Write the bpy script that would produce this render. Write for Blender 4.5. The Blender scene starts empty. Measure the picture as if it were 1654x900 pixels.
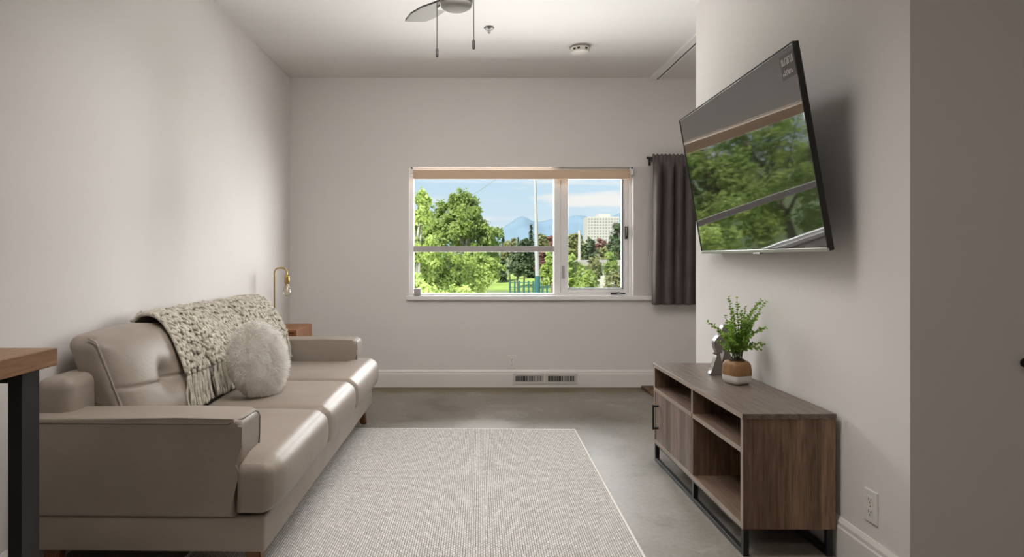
import bpy, bmesh, math, random
from mathutils import Vector, Matrix, noise

random.seed(7)
PI = math.pi
COL = bpy.context.scene.collection

# ------------------------------------------------------------------ camera model
PPX, PPY, F, CZ = 754.0, 415.0, 1040.0, 1.155


def P(px, py, d):
    return Vector(((px - PPX) * d / F, d, CZ - (py - PPY) * d / F))


# room (metres): X right, Y away from the camera, Z up
D = 5.71
XL, XR = -1.571, 1.44
YN, YF = 2.0916, 4.047
H = 2.74
XE = 3.2
YB = -2.6


# ------------------------------------------------------------------ materials
def new_mat(name):
    m = bpy.data.materials.new(name)
    m.use_nodes = True
    nt = m.node_tree
    for n in list(nt.nodes):
        nt.nodes.remove(n)
    out = nt.nodes.new('ShaderNodeOutputMaterial')
    return m, nt, out


def N(nt, typ, **kw):
    n = nt.nodes.new(typ)
    for k, v in kw.items():
        if k.startswith('i_'):
            n.inputs[k[2:].replace('_', ' ')].default_value = v
        else:
            setattr(n, k, v)
    return n


def ramp(nt, stops, interp='LINEAR'):
    n = nt.nodes.new('ShaderNodeValToRGB')
    cr = n.color_ramp
    cr.interpolation = interp
    while len(cr.elements) < len(stops):
        cr.elements.new(0.5)
    for e, (p, c) in zip(cr.elements, stops):
        e.position = p
        e.color = tuple(c) + (1,) if len(c) == 3 else c
    return n


def srgb(r, g, b):
    def f(c):
        c /= 255.0
        return c / 12.92 if c <= 0.04045 else ((c + 0.055) / 1.055) ** 2.4
    return (f(r), f(g), f(b))


def mat(name, col, rough=0.5, metal=0.0, var=0.0, vscale=8.0, bump=0.0, bscale=60.0, stretch=(1, 1, 1),
        spec=None, ior=None, coat=0.0, bdist=0.01):
    m, nt, out = new_mat(name)
    b = N(nt, 'ShaderNodeBsdfPrincipled')
    b.inputs['Base Color'].default_value = tuple(col) + (1,)
    b.inputs['Roughness'].default_value = rough
    b.inputs['Metallic'].default_value = metal
    if spec is not None:
        b.inputs['Specular IOR Level'].default_value = spec
    if ior is not None:
        b.inputs['IOR'].default_value = ior
    if coat:
        b.inputs['Coat Weight'].default_value = coat
    tc = N(nt, 'ShaderNodeTexCoord')
    mp = N(nt, 'ShaderNodeMapping')
    mp.inputs['Scale'].default_value = stretch
    nt.links.new(tc.outputs['Object'], mp.inputs['Vector'])
    if var > 0:
        nz = N(nt, 'ShaderNodeTexNoise')
        nz.inputs['Scale'].default_value = vscale
        nz.inputs['Detail'].default_value = 5
        nt.links.new(mp.outputs['Vector'], nz.inputs['Vector'])
        lo = tuple(max(0, c * (1 - var)) for c in col)
        hi = tuple(min(1, c * (1 + var)) for c in col)
        r = ramp(nt, [(0.3, lo), (0.7, hi)])
        nt.links.new(nz.outputs['Fac'], r.inputs['Fac'])
        nt.links.new(r.outputs['Color'], b.inputs['Base Color'])
    if bump > 0:
        nb = N(nt, 'ShaderNodeTexNoise')
        nb.inputs['Scale'].default_value = bscale
        nb.inputs['Detail'].default_value = 4
        nt.links.new(mp.outputs['Vector'], nb.inputs['Vector'])
        bp = N(nt, 'ShaderNodeBump')
        bp.inputs['Strength'].default_value = bump
        bp.inputs['Distance'].default_value = bdist
        nt.links.new(nb.outputs['Fac'], bp.inputs['Height'])
        nt.links.new(bp.outputs['Normal'], b.inputs['Normal'])
    nt.links.new(b.outputs['BSDF'], out.inputs['Surface'])
    return m


def wood(name, dark, light, axis='Z', scale=6.0, rough=0.5, bump=0.15, planks=0.0, plank_axis='X'):
    """streaky grain running along `axis`, optional plank-to-plank tone steps"""
    m, nt, out = new_mat(name)
    b = N(nt, 'ShaderNodeBsdfPrincipled')
    b.inputs['Roughness'].default_value = rough
    tc = N(nt, 'ShaderNodeTexCoord')
    mp = N(nt, 'ShaderNodeMapping')
    s = [12.0, 12.0, 12.0]
    s['XYZ'.index(axis)] = 0.9
    mp.inputs['Scale'].default_value = s
    nt.links.new(tc.outputs['Object'], mp.inputs['Vector'])
    n1 = N(nt, 'ShaderNodeTexNoise')
    n1.inputs['Scale'].default_value = scale
    n1.inputs['Detail'].default_value = 8
    n1.inputs['Roughness'].default_value = 0.65
    n1.inputs['Distortion'].default_value = 0.6
    nt.links.new(mp.outputs['Vector'], n1.inputs['Vector'])
    mid = tuple((a + c) / 2 for a, c in zip(dark, light))
    r = ramp(nt, [(0.28, dark), (0.5, mid), (0.72, light)])
    nt.links.new(n1.outputs['Fac'], r.inputs['Fac'])
    colout = r.outputs['Color']
    if planks > 0:
        sx = N(nt, 'ShaderNodeSeparateXYZ')
        nt.links.new(tc.outputs['Object'], sx.inputs['Vector'])
        mul = N(nt, 'ShaderNodeMath', operation='MULTIPLY')
        mul.inputs[1].default_value = 1.0 / planks
        nt.links.new(sx.outputs[plank_axis], mul.inputs[0])
        fl = N(nt, 'ShaderNodeMath', operation='FLOOR')
        nt.links.new(mul.outputs[0], fl.inputs[0])
        wn = N(nt, 'ShaderNodeTexWhiteNoise', noise_dimensions='1D')
        nt.links.new(fl.outputs[0], wn.inputs['W'])
        mr = N(nt, 'ShaderNodeMapRange')
        mr.inputs['To Min'].default_value = 0.66
        mr.inputs['To Max'].default_value = 1.28
        nt.links.new(wn.outputs['Value'], mr.inputs['Value'])
        mx = N(nt, 'ShaderNodeVectorMath', operation='SCALE')
        nt.links.new(colout, mx.inputs[0])
        nt.links.new(mr.outputs['Result'], mx.inputs['Scale'])
        colout = mx.outputs['Vector']
    nt.links.new(colout, b.inputs['Base Color'])
    bp = N(nt, 'ShaderNodeBump')
    bp.inputs['Strength'].default_value = bump
    bp.inputs['Distance'].default_value = 0.004
    nt.links.new(n1.outputs['Fac'], bp.inputs['Height'])
    nt.links.new(bp.outputs['Normal'], b.inputs['Normal'])
    nt.links.new(b.outputs['BSDF'], out.inputs['Surface'])
    return m


def glass_mat(name, tint=(1, 1, 1), refl=0.05, rough=0.0):
    m, nt, out = new_mat(name)
    t = N(nt, 'ShaderNodeBsdfTransparent')
    t.inputs['Color'].default_value = tuple(tint) + (1,)
    g = N(nt, 'ShaderNodeBsdfGlossy')
    g.inputs['Roughness'].default_value = rough
    lw = N(nt, 'ShaderNodeLayerWeight')
    lw.inputs['Blend'].default_value = 0.25
    mr = N(nt, 'ShaderNodeMapRange')
    mr.inputs['To Min'].default_value = refl
    mr.inputs['To Max'].default_value = 0.7
    nt.links.new(lw.outputs['Fresnel'], mr.inputs['Value'])
    mx = N(nt, 'ShaderNodeMixShader')
    nt.links.new(mr.outputs['Result'], mx.inputs['Fac'])
    nt.links.new(t.outputs[0], mx.inputs[1])
    nt.links.new(g.outputs[0], mx.inputs[2])
    nt.links.new(mx.outputs[0], out.inputs['Surface'])
    return m


def leaf_mat(name, stops, scale=3.0, trans=0.35):
    m, nt, out = new_mat(name)
    tc = N(nt, 'ShaderNodeTexCoord')
    nz = N(nt, 'ShaderNodeTexNoise')
    nz.inputs['Scale'].default_value = scale
    nz.inputs['Detail'].default_value = 6
    nz.inputs['Roughness'].default_value = 0.75
    nt.links.new(tc.outputs['Object'], nz.inputs['Vector'])
    r = ramp(nt, stops)
    nt.links.new(nz.outputs['Fac'], r.inputs['Fac'])
    d = N(nt, 'ShaderNodeBsdfDiffuse')
    t = N(nt, 'ShaderNodeBsdfTranslucent')
    nt.links.new(r.outputs['Color'], d.inputs['Color'])
    nt.links.new(r.outputs['Color'], t.inputs['Color'])
    mx = N(nt, 'ShaderNodeMixShader')
    mx.inputs['Fac'].default_value = trans
    nt.links.new(d.outputs[0], mx.inputs[1])
    nt.links.new(t.outputs[0], mx.inputs[2])
    nt.links.new(mx.outputs[0], out.inputs['Surface'])
    return m


M = {}
M['wall'] = mat('wall_paint', (0.70, 0.672, 0.65), 0.7, var=0.015, vscale=1.2, bump=0.04, bscale=120)
M['ceil'] = mat('ceiling_paint', (0.73, 0.71, 0.69), 0.8, bump=0.04, bscale=90)
M['trim'] = mat('trim_paint', (0.72, 0.69, 0.66), 0.45)
M['vinyl'] = mat('window_vinyl', (0.80, 0.79, 0.78), 0.35)
M['bar_grey'] = mat('grey_bar', (0.42, 0.39, 0.385), 0.5)
M['plastic'] = mat('white_plastic', (0.72, 0.70, 0.67), 0.35)
M['ivory'] = mat('ivory_plastic', (0.72, 0.69, 0.60), 0.4)
M['vent'] = mat('vent_enamel', (0.56, 0.54, 0.51), 0.45)
M['slot'] = mat('dark_slot', (0.03, 0.028, 0.025), 0.6)
M['black_metal'] = mat('black_metal', (0.010, 0.0095, 0.009), 0.45, bump=0.05, bscale=200)
M['brass'] = mat('brass', (0.43, 0.30, 0.11), 0.28, metal=1.0, var=0.1, vscale=20)
M['chrome'] = mat('chrome', (0.6, 0.59, 0.58), 0.18, metal=1.0)
M['nickel'] = mat('brushed_nickel', (0.16, 0.155, 0.145), 0.4, metal=1.0)
M['bronze'] = mat('dark_bronze', (0.05, 0.042, 0.035), 0.4, metal=0.7)
M['blind'] = mat('tan_blind', (0.62, 0.455, 0.32), 0.8, bump=0.1, bscale=300)
M['curtain'] = mat('curtain_cloth', (0.098, 0.080, 0.077), 0.75, var=0.15, vscale=5, bump=0.15, bscale=300)
M['leather'] = mat('leather', (0.30, 0.252, 0.208), 0.47, var=0.06, vscale=5, bump=0.22, bscale=75, bdist=0.004)
M['piping'] = mat('leather_piping', (0.15, 0.125, 0.10), 0.4)
M['welt'] = mat('leather_welt', (0.33, 0.285, 0.235), 0.45)
M['leg_wood'] = wood('leg_wood', (0.10, 0.038, 0.012), (0.22, 0.09, 0.03), 'Z')
M['walnut'] = wood('side_table_wood', (0.17, 0.060, 0.020), (0.33, 0.14, 0.052), 'Y')
M['table_wood'] = wood('table_wood', (0.17, 0.08, 0.035), (0.40, 0.22, 0.11), 'Y', rough=0.42)
M['yarn'] = mat('cream_yarn', (0.62, 0.575, 0.49), 0.95, var=0.22, vscale=45, bump=0.5, bscale=260)
M['fur'] = None
M['stand_side'] = wood('stand_oak_upright', (0.075, 0.040, 0.023), (0.33, 0.20, 0.128), 'Z', 5.0, planks=0.062, plank_axis='X')
M['stand_top'] = wood('stand_oak_long', (0.065, 0.046, 0.035), (0.235, 0.178, 0.145), 'Y', 6.0, rough=0.42)
M['stand_in'] = wood('stand_oak_inside', (0.085, 0.052, 0.036), (0.24, 0.155, 0.11), 'Y', 5.0)
M['stand_door'] = wood('stand_oak_door', (0.10, 0.07, 0.055), (0.24, 0.175, 0.135), 'Z', 6.0, planks=0.075, plank_axis='Y')
M['stand_edge'] = mat('stand_edge_band', (0.30, 0.24, 0.195), 0.45, var=0.1, vscale=12)
M['pot_wood'] = wood('pot_wood', (0.18, 0.085, 0.03), (0.34, 0.18, 0.07), 'Z', 7.0)
M['pot_white'] = mat('pot_glaze', (0.62, 0.60, 0.57), 0.4)
M['soil'] = mat('potting_soil', (0.04, 0.028, 0.02), 0.95, bump=0.5, bscale=80)
M['sprig'] = leaf_mat('sprig_leaf', [(0.3, (0.08, 0.17, 0.025)), (0.5, (0.24, 0.40, 0.07)), (0.68, (0.50, 0.66, 0.18))], 38.0, 0.4)
M['fur'] = leaf_mat('pale_fur', [(0.3, (0.80, 0.77, 0.73)), (0.7, (0.90, 0.88, 0.85))], 20.0, 0.5)
M['stem'] = mat('green_stem', (0.08, 0.13, 0.03), 0.6)
M['lens'] = mat('frosted_lens', (0.50, 0.49, 0.465), 0.7, spec=0.2)
M['fan_body'] = mat('fan_grey', (0.50, 0.49, 0.46), 0.4)
M['blade_top'] = mat('fan_blade_grey', (0.36, 0.335, 0.305), 0.55)
M['dark_knob'] = mat('dark_wood_pull', (0.02, 0.015, 0.012), 0.4)
M['tv_black'] = mat('tv_plastic', (0.012, 0.011, 0.010), 0.35)
M['tv_silver'] = mat('tv_silver_lip', (0.45, 0.44, 0.42), 0.3, metal=0.8)
M['sticker'] = mat('sticker_dark', (0.075, 0.068, 0.064), 0.5)
M['sticker_ink'] = mat('sticker_ink', (0.55, 0.53, 0.5), 0.6)
M['glass'] = glass_mat('window_glass', (0.98, 0.99, 0.985), 0.012)
M['bulb'] = glass_mat('bulb_glass', (0.93, 0.92, 0.86), 0.12)
M['filament'] = mat('filament', (0.6, 0.45, 0.2), 0.4, metal=1.0)


def screen_mat():
    m, nt, out = new_mat('tv_screen')
    b = N(nt, 'ShaderNodeBsdfPrincipled')
    b.inputs['Base Color'].default_value = (0.012, 0.011, 0.011, 1)
    b.inputs['Roughness'].default_value = 0.03
    b.inputs['IOR'].default_value = 2.75
    tc = N(nt, 'ShaderNodeTexCoord')
    nz = N(nt, 'ShaderNodeTexNoise')
    nz.inputs['Scale'].default_value = 1.6
    nt.links.new(tc.outputs['Object'], nz.inputs['Vector'])
    bp = N(nt, 'ShaderNodeBump')
    bp.inputs['Strength'].default_value = 0.06
    bp.inputs['Distance'].default_value = 0.02
    nt.links.new(nz.outputs['Fac'], bp.inputs['Height'])
    nt.links.new(bp.outputs['Normal'], b.inputs['Normal'])
    nt.links.new(b.outputs['BSDF'], out.inputs['Surface'])
    return m


M['screen'] = screen_mat()


def concrete_mat():
    m, nt, out = new_mat('polished_concrete')
    b = N(nt, 'ShaderNodeBsdfPrincipled')
    b.inputs['Specular IOR Level'].default_value = 0.36
    tc = N(nt, 'ShaderNodeTexCoord')
    n1 = N(nt, 'ShaderNodeTexNoise')
    n1.inputs['Scale'].default_value = 1.7
    n1.inputs['Detail'].default_value = 9
    n1.inputs['Roughness'].default_value = 0.62
    n1.inputs['Distortion'].default_value = 0.35
    nt.links.new(tc.outputs['Object'], n1.inputs['Vector'])
    r1 = ramp(nt, [(0.34, (0.130, 0.110, 0.086)), (0.44, (0.195, 0.171, 0.143)), (0.55, (0.220, 0.197, 0.168)), (0.66, (0.32, 0.295, 0.26))])
    nt.links.new(n1.outputs['Fac'], r1.inputs['Fac'])
    n2 = N(nt, 'ShaderNodeTexNoise')
    n2.inputs['Scale'].default_value = 45
    n2.inputs['Detail'].default_value = 4
    nt.links.new(tc.outputs['Object'], n2.inputs['Vector'])
    r2 = ramp(nt, [(0.3, (0.86, 0.86, 0.86)), (0.7, (1.1, 1.1, 1.1))])
    nt.links.new(n2.outputs['Fac'], r2.inputs['Fac'])
    mx = N(nt, 'ShaderNodeMix', data_type='RGBA', blend_type='MULTIPLY')
    mx.inputs['Factor'].default_value = 1.0
    nt.links.new(r1.outputs['Color'], mx.inputs['A'])
    nt.links.new(r2.outputs['Color'], mx.inputs['B'])
    # brown water stain along the skirting of the window wall
    sx = N(nt, 'ShaderNodeSeparateXYZ')
    nt.links.new(tc.outputs['Object'], sx.inputs['Vector'])
    n3 = N(nt, 'ShaderNodeTexNoise')
    n3.inputs['Scale'].default_value = 5.0
    n3.inputs['Detail'].default_value = 4
    nt.links.new(tc.outputs['Object'], n3.inputs['Vector'])
    wob = N(nt, 'ShaderNodeMath', operation='MULTIPLY_ADD')
    wob.inputs[1].default_value = 0.35
    nt.links.new(n3.outputs['Fac'], wob.inputs[0])
    nt.links.new(sx.outputs['Y'], wob.inputs[2])
    st = N(nt, 'ShaderNodeMapRange', interpolation_type='SMOOTHSTEP')
    st.inputs['From Min'].default_value = 5.52
    st.inputs['From Max'].default_value = 5.80
    st.inputs['To Max'].default_value = 0.85
    nt.links.new(wob.outputs[0], st.inputs['Value'])
    mx2 = N(nt, 'ShaderNodeMix', data_type='RGBA')
    mx2.inputs['B'].default_value = (0.125, 0.085, 0.034, 1)
    nt.links.new(st.outputs['Result'], mx2.inputs['Factor'])
    nt.links.new(mx.outputs['Result'], mx2.inputs['A'])
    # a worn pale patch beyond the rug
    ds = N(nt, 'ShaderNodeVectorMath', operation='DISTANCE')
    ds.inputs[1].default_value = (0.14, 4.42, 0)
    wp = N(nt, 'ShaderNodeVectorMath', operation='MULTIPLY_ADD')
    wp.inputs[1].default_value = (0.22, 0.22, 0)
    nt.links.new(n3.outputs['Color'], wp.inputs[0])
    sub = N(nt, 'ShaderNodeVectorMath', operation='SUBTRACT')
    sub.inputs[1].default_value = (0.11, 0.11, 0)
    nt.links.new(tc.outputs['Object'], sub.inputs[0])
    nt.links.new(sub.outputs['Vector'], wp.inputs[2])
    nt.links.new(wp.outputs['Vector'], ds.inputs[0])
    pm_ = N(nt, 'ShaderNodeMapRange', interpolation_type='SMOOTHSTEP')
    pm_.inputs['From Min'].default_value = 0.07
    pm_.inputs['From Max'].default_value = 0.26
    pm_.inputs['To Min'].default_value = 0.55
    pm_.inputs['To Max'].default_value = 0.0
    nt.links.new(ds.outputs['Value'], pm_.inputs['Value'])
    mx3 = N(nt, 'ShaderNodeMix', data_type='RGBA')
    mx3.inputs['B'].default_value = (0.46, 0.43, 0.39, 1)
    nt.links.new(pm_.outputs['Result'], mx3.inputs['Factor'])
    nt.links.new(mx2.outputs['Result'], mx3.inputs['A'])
    nt.links.new(mx3.outputs['Result'], b.inputs['Base Color'])
    rr = ramp(nt, [(0.3, (0.40, 0.40, 0.40)), (0.7, (0.56, 0.56, 0.56))])
    nt.links.new(n1.outputs['Fac'], rr.inputs['Fac'])
    nt.links.new(rr.outputs['Color'], b.inputs['Roughness'])
    nt.links.new(b.outputs['BSDF'], out.inputs['Surface'])
    return m


M['floor'] = concrete_mat()


def rug_mat():
    m, nt, out = new_mat('woven_rug')
    b = N(nt, 'ShaderNodeBsdfPrincipled')
    b.inputs['Roughness'].default_value = 0.95
    b.inputs['Specular IOR Level'].default_value = 0.1
    tc = N(nt, 'ShaderNodeTexCoord')
    # staggered flecks of dark yarn in a cream weave
    br = N(nt, 'ShaderNodeTexBrick')
    br.offset = 0.5
    br.inputs['Color1'].default_value = (0.72, 0.695, 0.665, 1)
    br.inputs['Color2'].default_value = (0.56, 0.535, 0.51, 1)
    br.inputs['Mortar'].default_value = (0.15, 0.138, 0.127, 1)
    br.inputs['Scale'].default_value = 1.0
    br.inputs['Brick Width'].default_value = 0.021
    br.inputs['Row Height'].default_value = 0.0098
    br.inputs['Mortar Size'].default_value = 0.0013
    br.inputs['Mortar Smooth'].default_value = 0.4
    sw = N(nt, 'ShaderNodeMapping')
    sw.inputs['Rotation'].default_value = (0, 0, PI / 2)
    nt.links.new(tc.outputs['Object'], sw.inputs['Vector'])
    nz = N(nt, 'ShaderNodeTexNoise')
    nz.inputs['Scale'].default_value = 30
    nz.inputs['Detail'].default_value = 2
    nt.links.new(tc.outputs['Object'], nz.inputs['Vector'])
    va = N(nt, 'ShaderNodeVectorMath', operation='MULTIPLY_ADD')
    va.inputs[1].default_value = (0.008, 0.004, 0)
    nt.links.new(nz.outputs['Color'], va.inputs[0])
    nt.links.new(sw.outputs['Vector'], va.inputs[2])
    nt.links.new(va.outputs['Vector'], br.inputs['Vector'])
    n2 = N(nt, 'ShaderNodeTexNoise')
    n2.inputs['Scale'].default_value = 60
    n2.inputs['Detail'].default_value = 2
    nt.links.new(tc.outputs['Object'], n2.inputs['Vector'])
    r2 = ramp(nt, [(0.36, (0.88, 0.875, 0.87)), (0.58, (1.02, 1.02, 1.02))])
    nt.links.new(n2.outputs['Fac'], r2.inputs['Fac'])
    mx = N(nt, 'ShaderNodeMix', data_type='RGBA', blend_type='MULTIPLY')
    mx.inputs['Factor'].default_value = 1.0
    nt.links.new(br.outputs['Color'], mx.inputs['A'])
    nt.links.new(r2.outputs['Color'], mx.inputs['B'])
    nt.links.new(mx.outputs['Result'], b.inputs['Base Color'])
    bp = N(nt, 'ShaderNodeBump')
    bp.inputs['Strength'].default_value = 0.5
    bp.inputs['Distance'].default_value = 0.004
    nt.links.new(br.outputs['Fac'], bp.inputs['Height'])
    bp.invert = True
    nt.links.new(bp.outputs['Normal'], b.inputs['Normal'])
    nt.links.new(b.outputs['BSDF'], out.inputs['Surface'])
    return m


M['rug'] = rug_mat()
M['rug_edge'] = mat('rug_binding', (0.72, 0.69, 0.65), 0.9)
M['mat'] = mat('brown_mat', (0.13, 0.075, 0.035), 0.95, var=0.8, vscale=26, bump=0.6, bscale=60)

# outdoors
M['leaf_bright'] = leaf_mat('leaf_bright', [(0.30, (0.16, 0.26, 0.04)), (0.5, (0.41, 0.52, 0.14)), (0.70, (0.74, 0.80, 0.40))], 9.0, 0.5)
M['leaf_mid'] = leaf_mat('leaf_mid', [(0.30, (0.12, 0.19, 0.045)), (0.5, (0.34, 0.44, 0.12)), (0.70, (0.66, 0.72, 0.36))], 8.0, 0.5)
M['leaf_olive'] = leaf_mat('leaf_olive', [(0.30, (0.14, 0.16, 0.07)), (0.5, (0.33, 0.34, 0.16)), (0.70, (0.58, 0.56, 0.32))], 4.0, 0.45)
M['leaf_dark'] = leaf_mat('leaf_dark', [(0.30, (0.05, 0.085, 0.045)), (0.5, (0.12, 0.17, 0.09)), (0.72, (0.26, 0.31, 0.17))], 3.0)
M['leaf_red'] = leaf_mat('leaf_red', [(0.30, (0.10, 0.05, 0.04)), (0.5, (0.22, 0.11, 0.09)), (0.72, (0.35, 0.2, 0.16))], 0.6)
M['bark'] = mat('bark', (0.16, 0.13, 0.10), 0.9, var=0.4, vscale=10, bump=0.5, bscale=15)
M['bark_pale'] = mat('pale_bark', (0.42, 0.40, 0.36), 0.9, var=0.3, vscale=10)
M['lawn'] = mat('lawn', (0.30, 0.40, 0.085), 0.95, var=0.35, vscale=0.25, bump=0.3, bscale=3)
M['meadow'] = mat('meadow', (0.20, 0.25, 0.10), 0.95, var=0.4, vscale=0.05)
M['mountain'] = mat('haze_blue_rock', (0.19, 0.275, 0.345), 1.0, var=0.12, vscale=0.004)  # blue distance haze is mixed into the rock colour
M['far_white'] = mat('pale_concrete', (0.52, 0.495, 0.46), 0.8)
M['far_window'] = mat('far_window_glass', (0.30, 0.29, 0.28), 0.4)
M['far_roof'] = mat('pale_roof', (0.36, 0.325, 0.30), 0.9, var=0.1, vscale=1)
M['pole_paint'] = mat('grey_pole', (0.44, 0.44, 0.44), 0.5)
M['teal'] = mat('teal_steel', (0.035, 0.13, 0.135), 0.6)
M['asphalt'] = mat('pale_asphalt', (0.45, 0.42, 0.40), 0.95, var=0.1, vscale=0.5)


# ------------------------------------------------------------------ mesh helpers
class MB:
    def __init__(self):
        self.bm = bmesh.new()

    def box(self, x0, x1, y0, y1, z0, z1, bevel=0.0, seg=2, mtx=None):
        vs = [self.bm.verts.new(v) for v in ((x0, y0, z0), (x1, y0, z0), (x1, y1, z0), (x0, y1, z0),
                                             (x0, y0, z1), (x1, y0, z1), (x1, y1, z1), (x0, y1, z1))]
        fs = [(0, 3, 2, 1), (4, 5, 6, 7), (0, 1, 5, 4), (1, 2, 6, 5), (2, 3, 7, 6), (3, 0, 4, 7)]
        faces = [self.bm.faces.new([vs[i] for i in f]) for f in fs]
        allv = vs
        if bevel > 0:
            es = list({e for f in faces for e in f.edges})
            r = bmesh.ops.bevel(self.bm, geom=es, offset=bevel, segments=seg, affect='EDGES', profile=0.5)
            allv = list({v for f in r['faces'] for v in f.verts} | {v for v in vs if v.is_valid})
        if mtx is not None:
            for v in allv:
                v.co = mtx @ v.co
        return self

    def grid_box(self, x0, x1, y0, y1, z0, z1, n, r, fn=None):
        """rounded box with n=(nx,ny,nz) cells; fn(u,v,w,co)->co bends it (u,v,w in -1..1)"""
        nx, ny, nz = n
        c = Vector(((x0 + x1) / 2, (y0 + y1) / 2, (z0 + z1) / 2))
        h = Vector(((x1 - x0) / 2, (y1 - y0) / 2, (z1 - z0) / 2))
        r = min(r, h.x, h.y, h.z)
        cache = {}

        def samples(k, half):
            # denser near the ends, so the rounding has enough rows
            m = max(3, k // 3)
            pts = [-half + r * (1 - math.cos(0.5 * PI * i / m)) for i in range(m)]
            mids = max(1, k - 2 * m)
            pts += [-half + r + (2 * half - 2 * r) * i / mids for i in range(mids + 1)]
            pts += [-p for p in reversed(pts[:m])]
            return pts
        sx, sy, sz = samples(nx, h.x), samples(ny, h.y), samples(nz, h.z)

        def vert(i, j, k):
            key = (i, j, k)
            if key in cache:
                return cache[key]
            p = Vector((sx[i], sy[j], sz[k]))
            q = Vector((max(-h.x + r, min(h.x - r, p.x)), max(-h.y + r, min(h.y - r, p.y)), max(-h.z + r, min(h.z - r, p.z))))
            d = p - q
            if d.length > 1e-9:
                # push on to the rounded surface
                p = q + d.normalized() * r
            u, v, w = sx[i] / h.x, sy[j] / h.y, sz[k] / h.z
            p = p + c
            if fn:
                p = fn(u, v, w, p)
            cache[key] = self.bm.verts.new(p)
            return cache[key]

        def quad(a, b, cc, d):
            self.bm.faces.new((a, b, cc, d))
        X, Y, Z = len(sx) - 1, len(sy) - 1, len(sz) - 1
        for i in range(X):
            for j in range(Y):
                quad(vert(i, j, 0), vert(i, j + 1, 0), vert(i + 1, j + 1, 0), vert(i + 1, j, 0))
                quad(vert(i, j, Z), vert(i + 1, j, Z), vert(i + 1, j + 1, Z), vert(i, j + 1, Z))
        for i in range(X):
            for k in range(Z):
                quad(vert(i, 0, k), vert(i + 1, 0, k), vert(i + 1, 0, k + 1), vert(i, 0, k + 1))
                quad(vert(i, Y, k), vert(i, Y, k + 1), vert(i + 1, Y, k + 1), vert(i + 1, Y, k))
        for j in range(Y):
            for k in range(Z):
                quad(vert(0, j, k), vert(0, j, k + 1), vert(0, j + 1, k + 1), vert(0, j + 1, k))
                quad(vert(X, j, k), vert(X, j + 1, k), vert(X, j + 1, k + 1), vert(X, j, k + 1))
        return self

    def tube(self, pts, r, seg=8, cap=True):
        pts = [Vector(p) for p in pts]
        n = len(pts)
        rs = r if isinstance(r, (list, tuple)) else [r] * n
        up = Vector((0, 0, 1))
        prev = None
        rings = []
        for i, p in enumerate(pts):
            t = (pts[min(i + 1, n - 1)] - pts[max(i - 1, 0)])
            if t.length < 1e-9:
                t = Vector((0, 0, 1))
            t.normalize()
            if prev is None:
                a = t.cross(up)
                if a.length < 1e-3:
                    a = t.cross(Vector((1, 0, 0)))
                a.normalize()
            else:
                a = prev - t * prev.dot(t)
                if a.length < 1e-6:
                    a = t.orthogonal()
                a.normalize()
            prev = a
            b = t.cross(a)
            rings.append([self.bm.verts.new(p + (a * math.cos(2 * PI * k / seg) + b * math.sin(2 * PI * k / seg)) * rs[i]) for k in range(seg)])
        for i in range(n - 1):
            for k in range(seg):
                self.bm.faces.new((rings[i][k], rings[i][(k + 1) % seg], rings[i + 1][(k + 1) % seg], rings[i + 1][k]))
        if cap:
            self.bm.faces.new(list(reversed(rings[0])))
            self.bm.faces.new(rings[-1])
        return self

    def lathe(self, prof, c, seg=32, mtx=None):
        """prof: list of (radius, z); turned about the vertical through c"""
        c = Vector(c)
        rings = []
        for (r, z) in prof:
            if r < 1e-6:
                v = self.bm.verts.new(c + Vector((0, 0, z)))
                rings.append([v])
            else:
                rings.append([self.bm.verts.new(c + Vector((r * math.cos(2 * PI * k / seg), r * math.sin(2 * PI * k / seg), z))) for k in range(seg)])
        for a, b in zip(rings, rings[1:]):
            for k in range(seg):
                k2 = (k + 1) % seg
                if len(a) == 1 and len(b) == 1:
                    continue
                if len(a) == 1:
                    self.bm.faces.new((a[0], b[k2], b[k]))
                elif len(b) == 1:
                    self.bm.faces.new((a[k], a[k2], b[0]))
                else:
                    self.bm.faces.new((a[k], a[k2], b[k2], b[k]))
        for rg, rev in ((rings[0], True), (rings[-1], False)):
            if len(rg) > 1:
                self.bm.faces.new(list(reversed(rg)) if rev else rg)
        if mtx is not None:
            for rg in rings:
                for v in rg:
                    v.co = mtx @ v.co
        return self

    def prism(self, poly, a0, a1, axis='Y', bevel=0.0, seg=3):
        """extrude a closed 2-D polygon along an axis (poly in the other two axes, in XYZ order)"""
        def mk(p, a):
            if axis == 'Y':
                return (p[0], a, p[1])
            if axis == 'X':
                return (a, p[0], p[1])
            return (p[0], p[1], a)
        A = [self.bm.verts.new(mk(p, a0)) for p in poly]
        B = [self.bm.verts.new(mk(p, a1)) for p in poly]
        fs = [self.bm.faces.new(A), self.bm.faces.new(list(reversed(B)))]
        n = len(poly)
        for i in range(n):
            j = (i + 1) % n
            fs.append(self.bm.faces.new((A[j], A[i], B[i], B[j])))
        if bevel > 0:
            es = list(set(fs[0].edges) | set(fs[1].edges))
            bmesh.ops.bevel(self.bm, geom=es, offset=bevel, segments=seg, affect='EDGES', profile=0.5)
        return self

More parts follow.
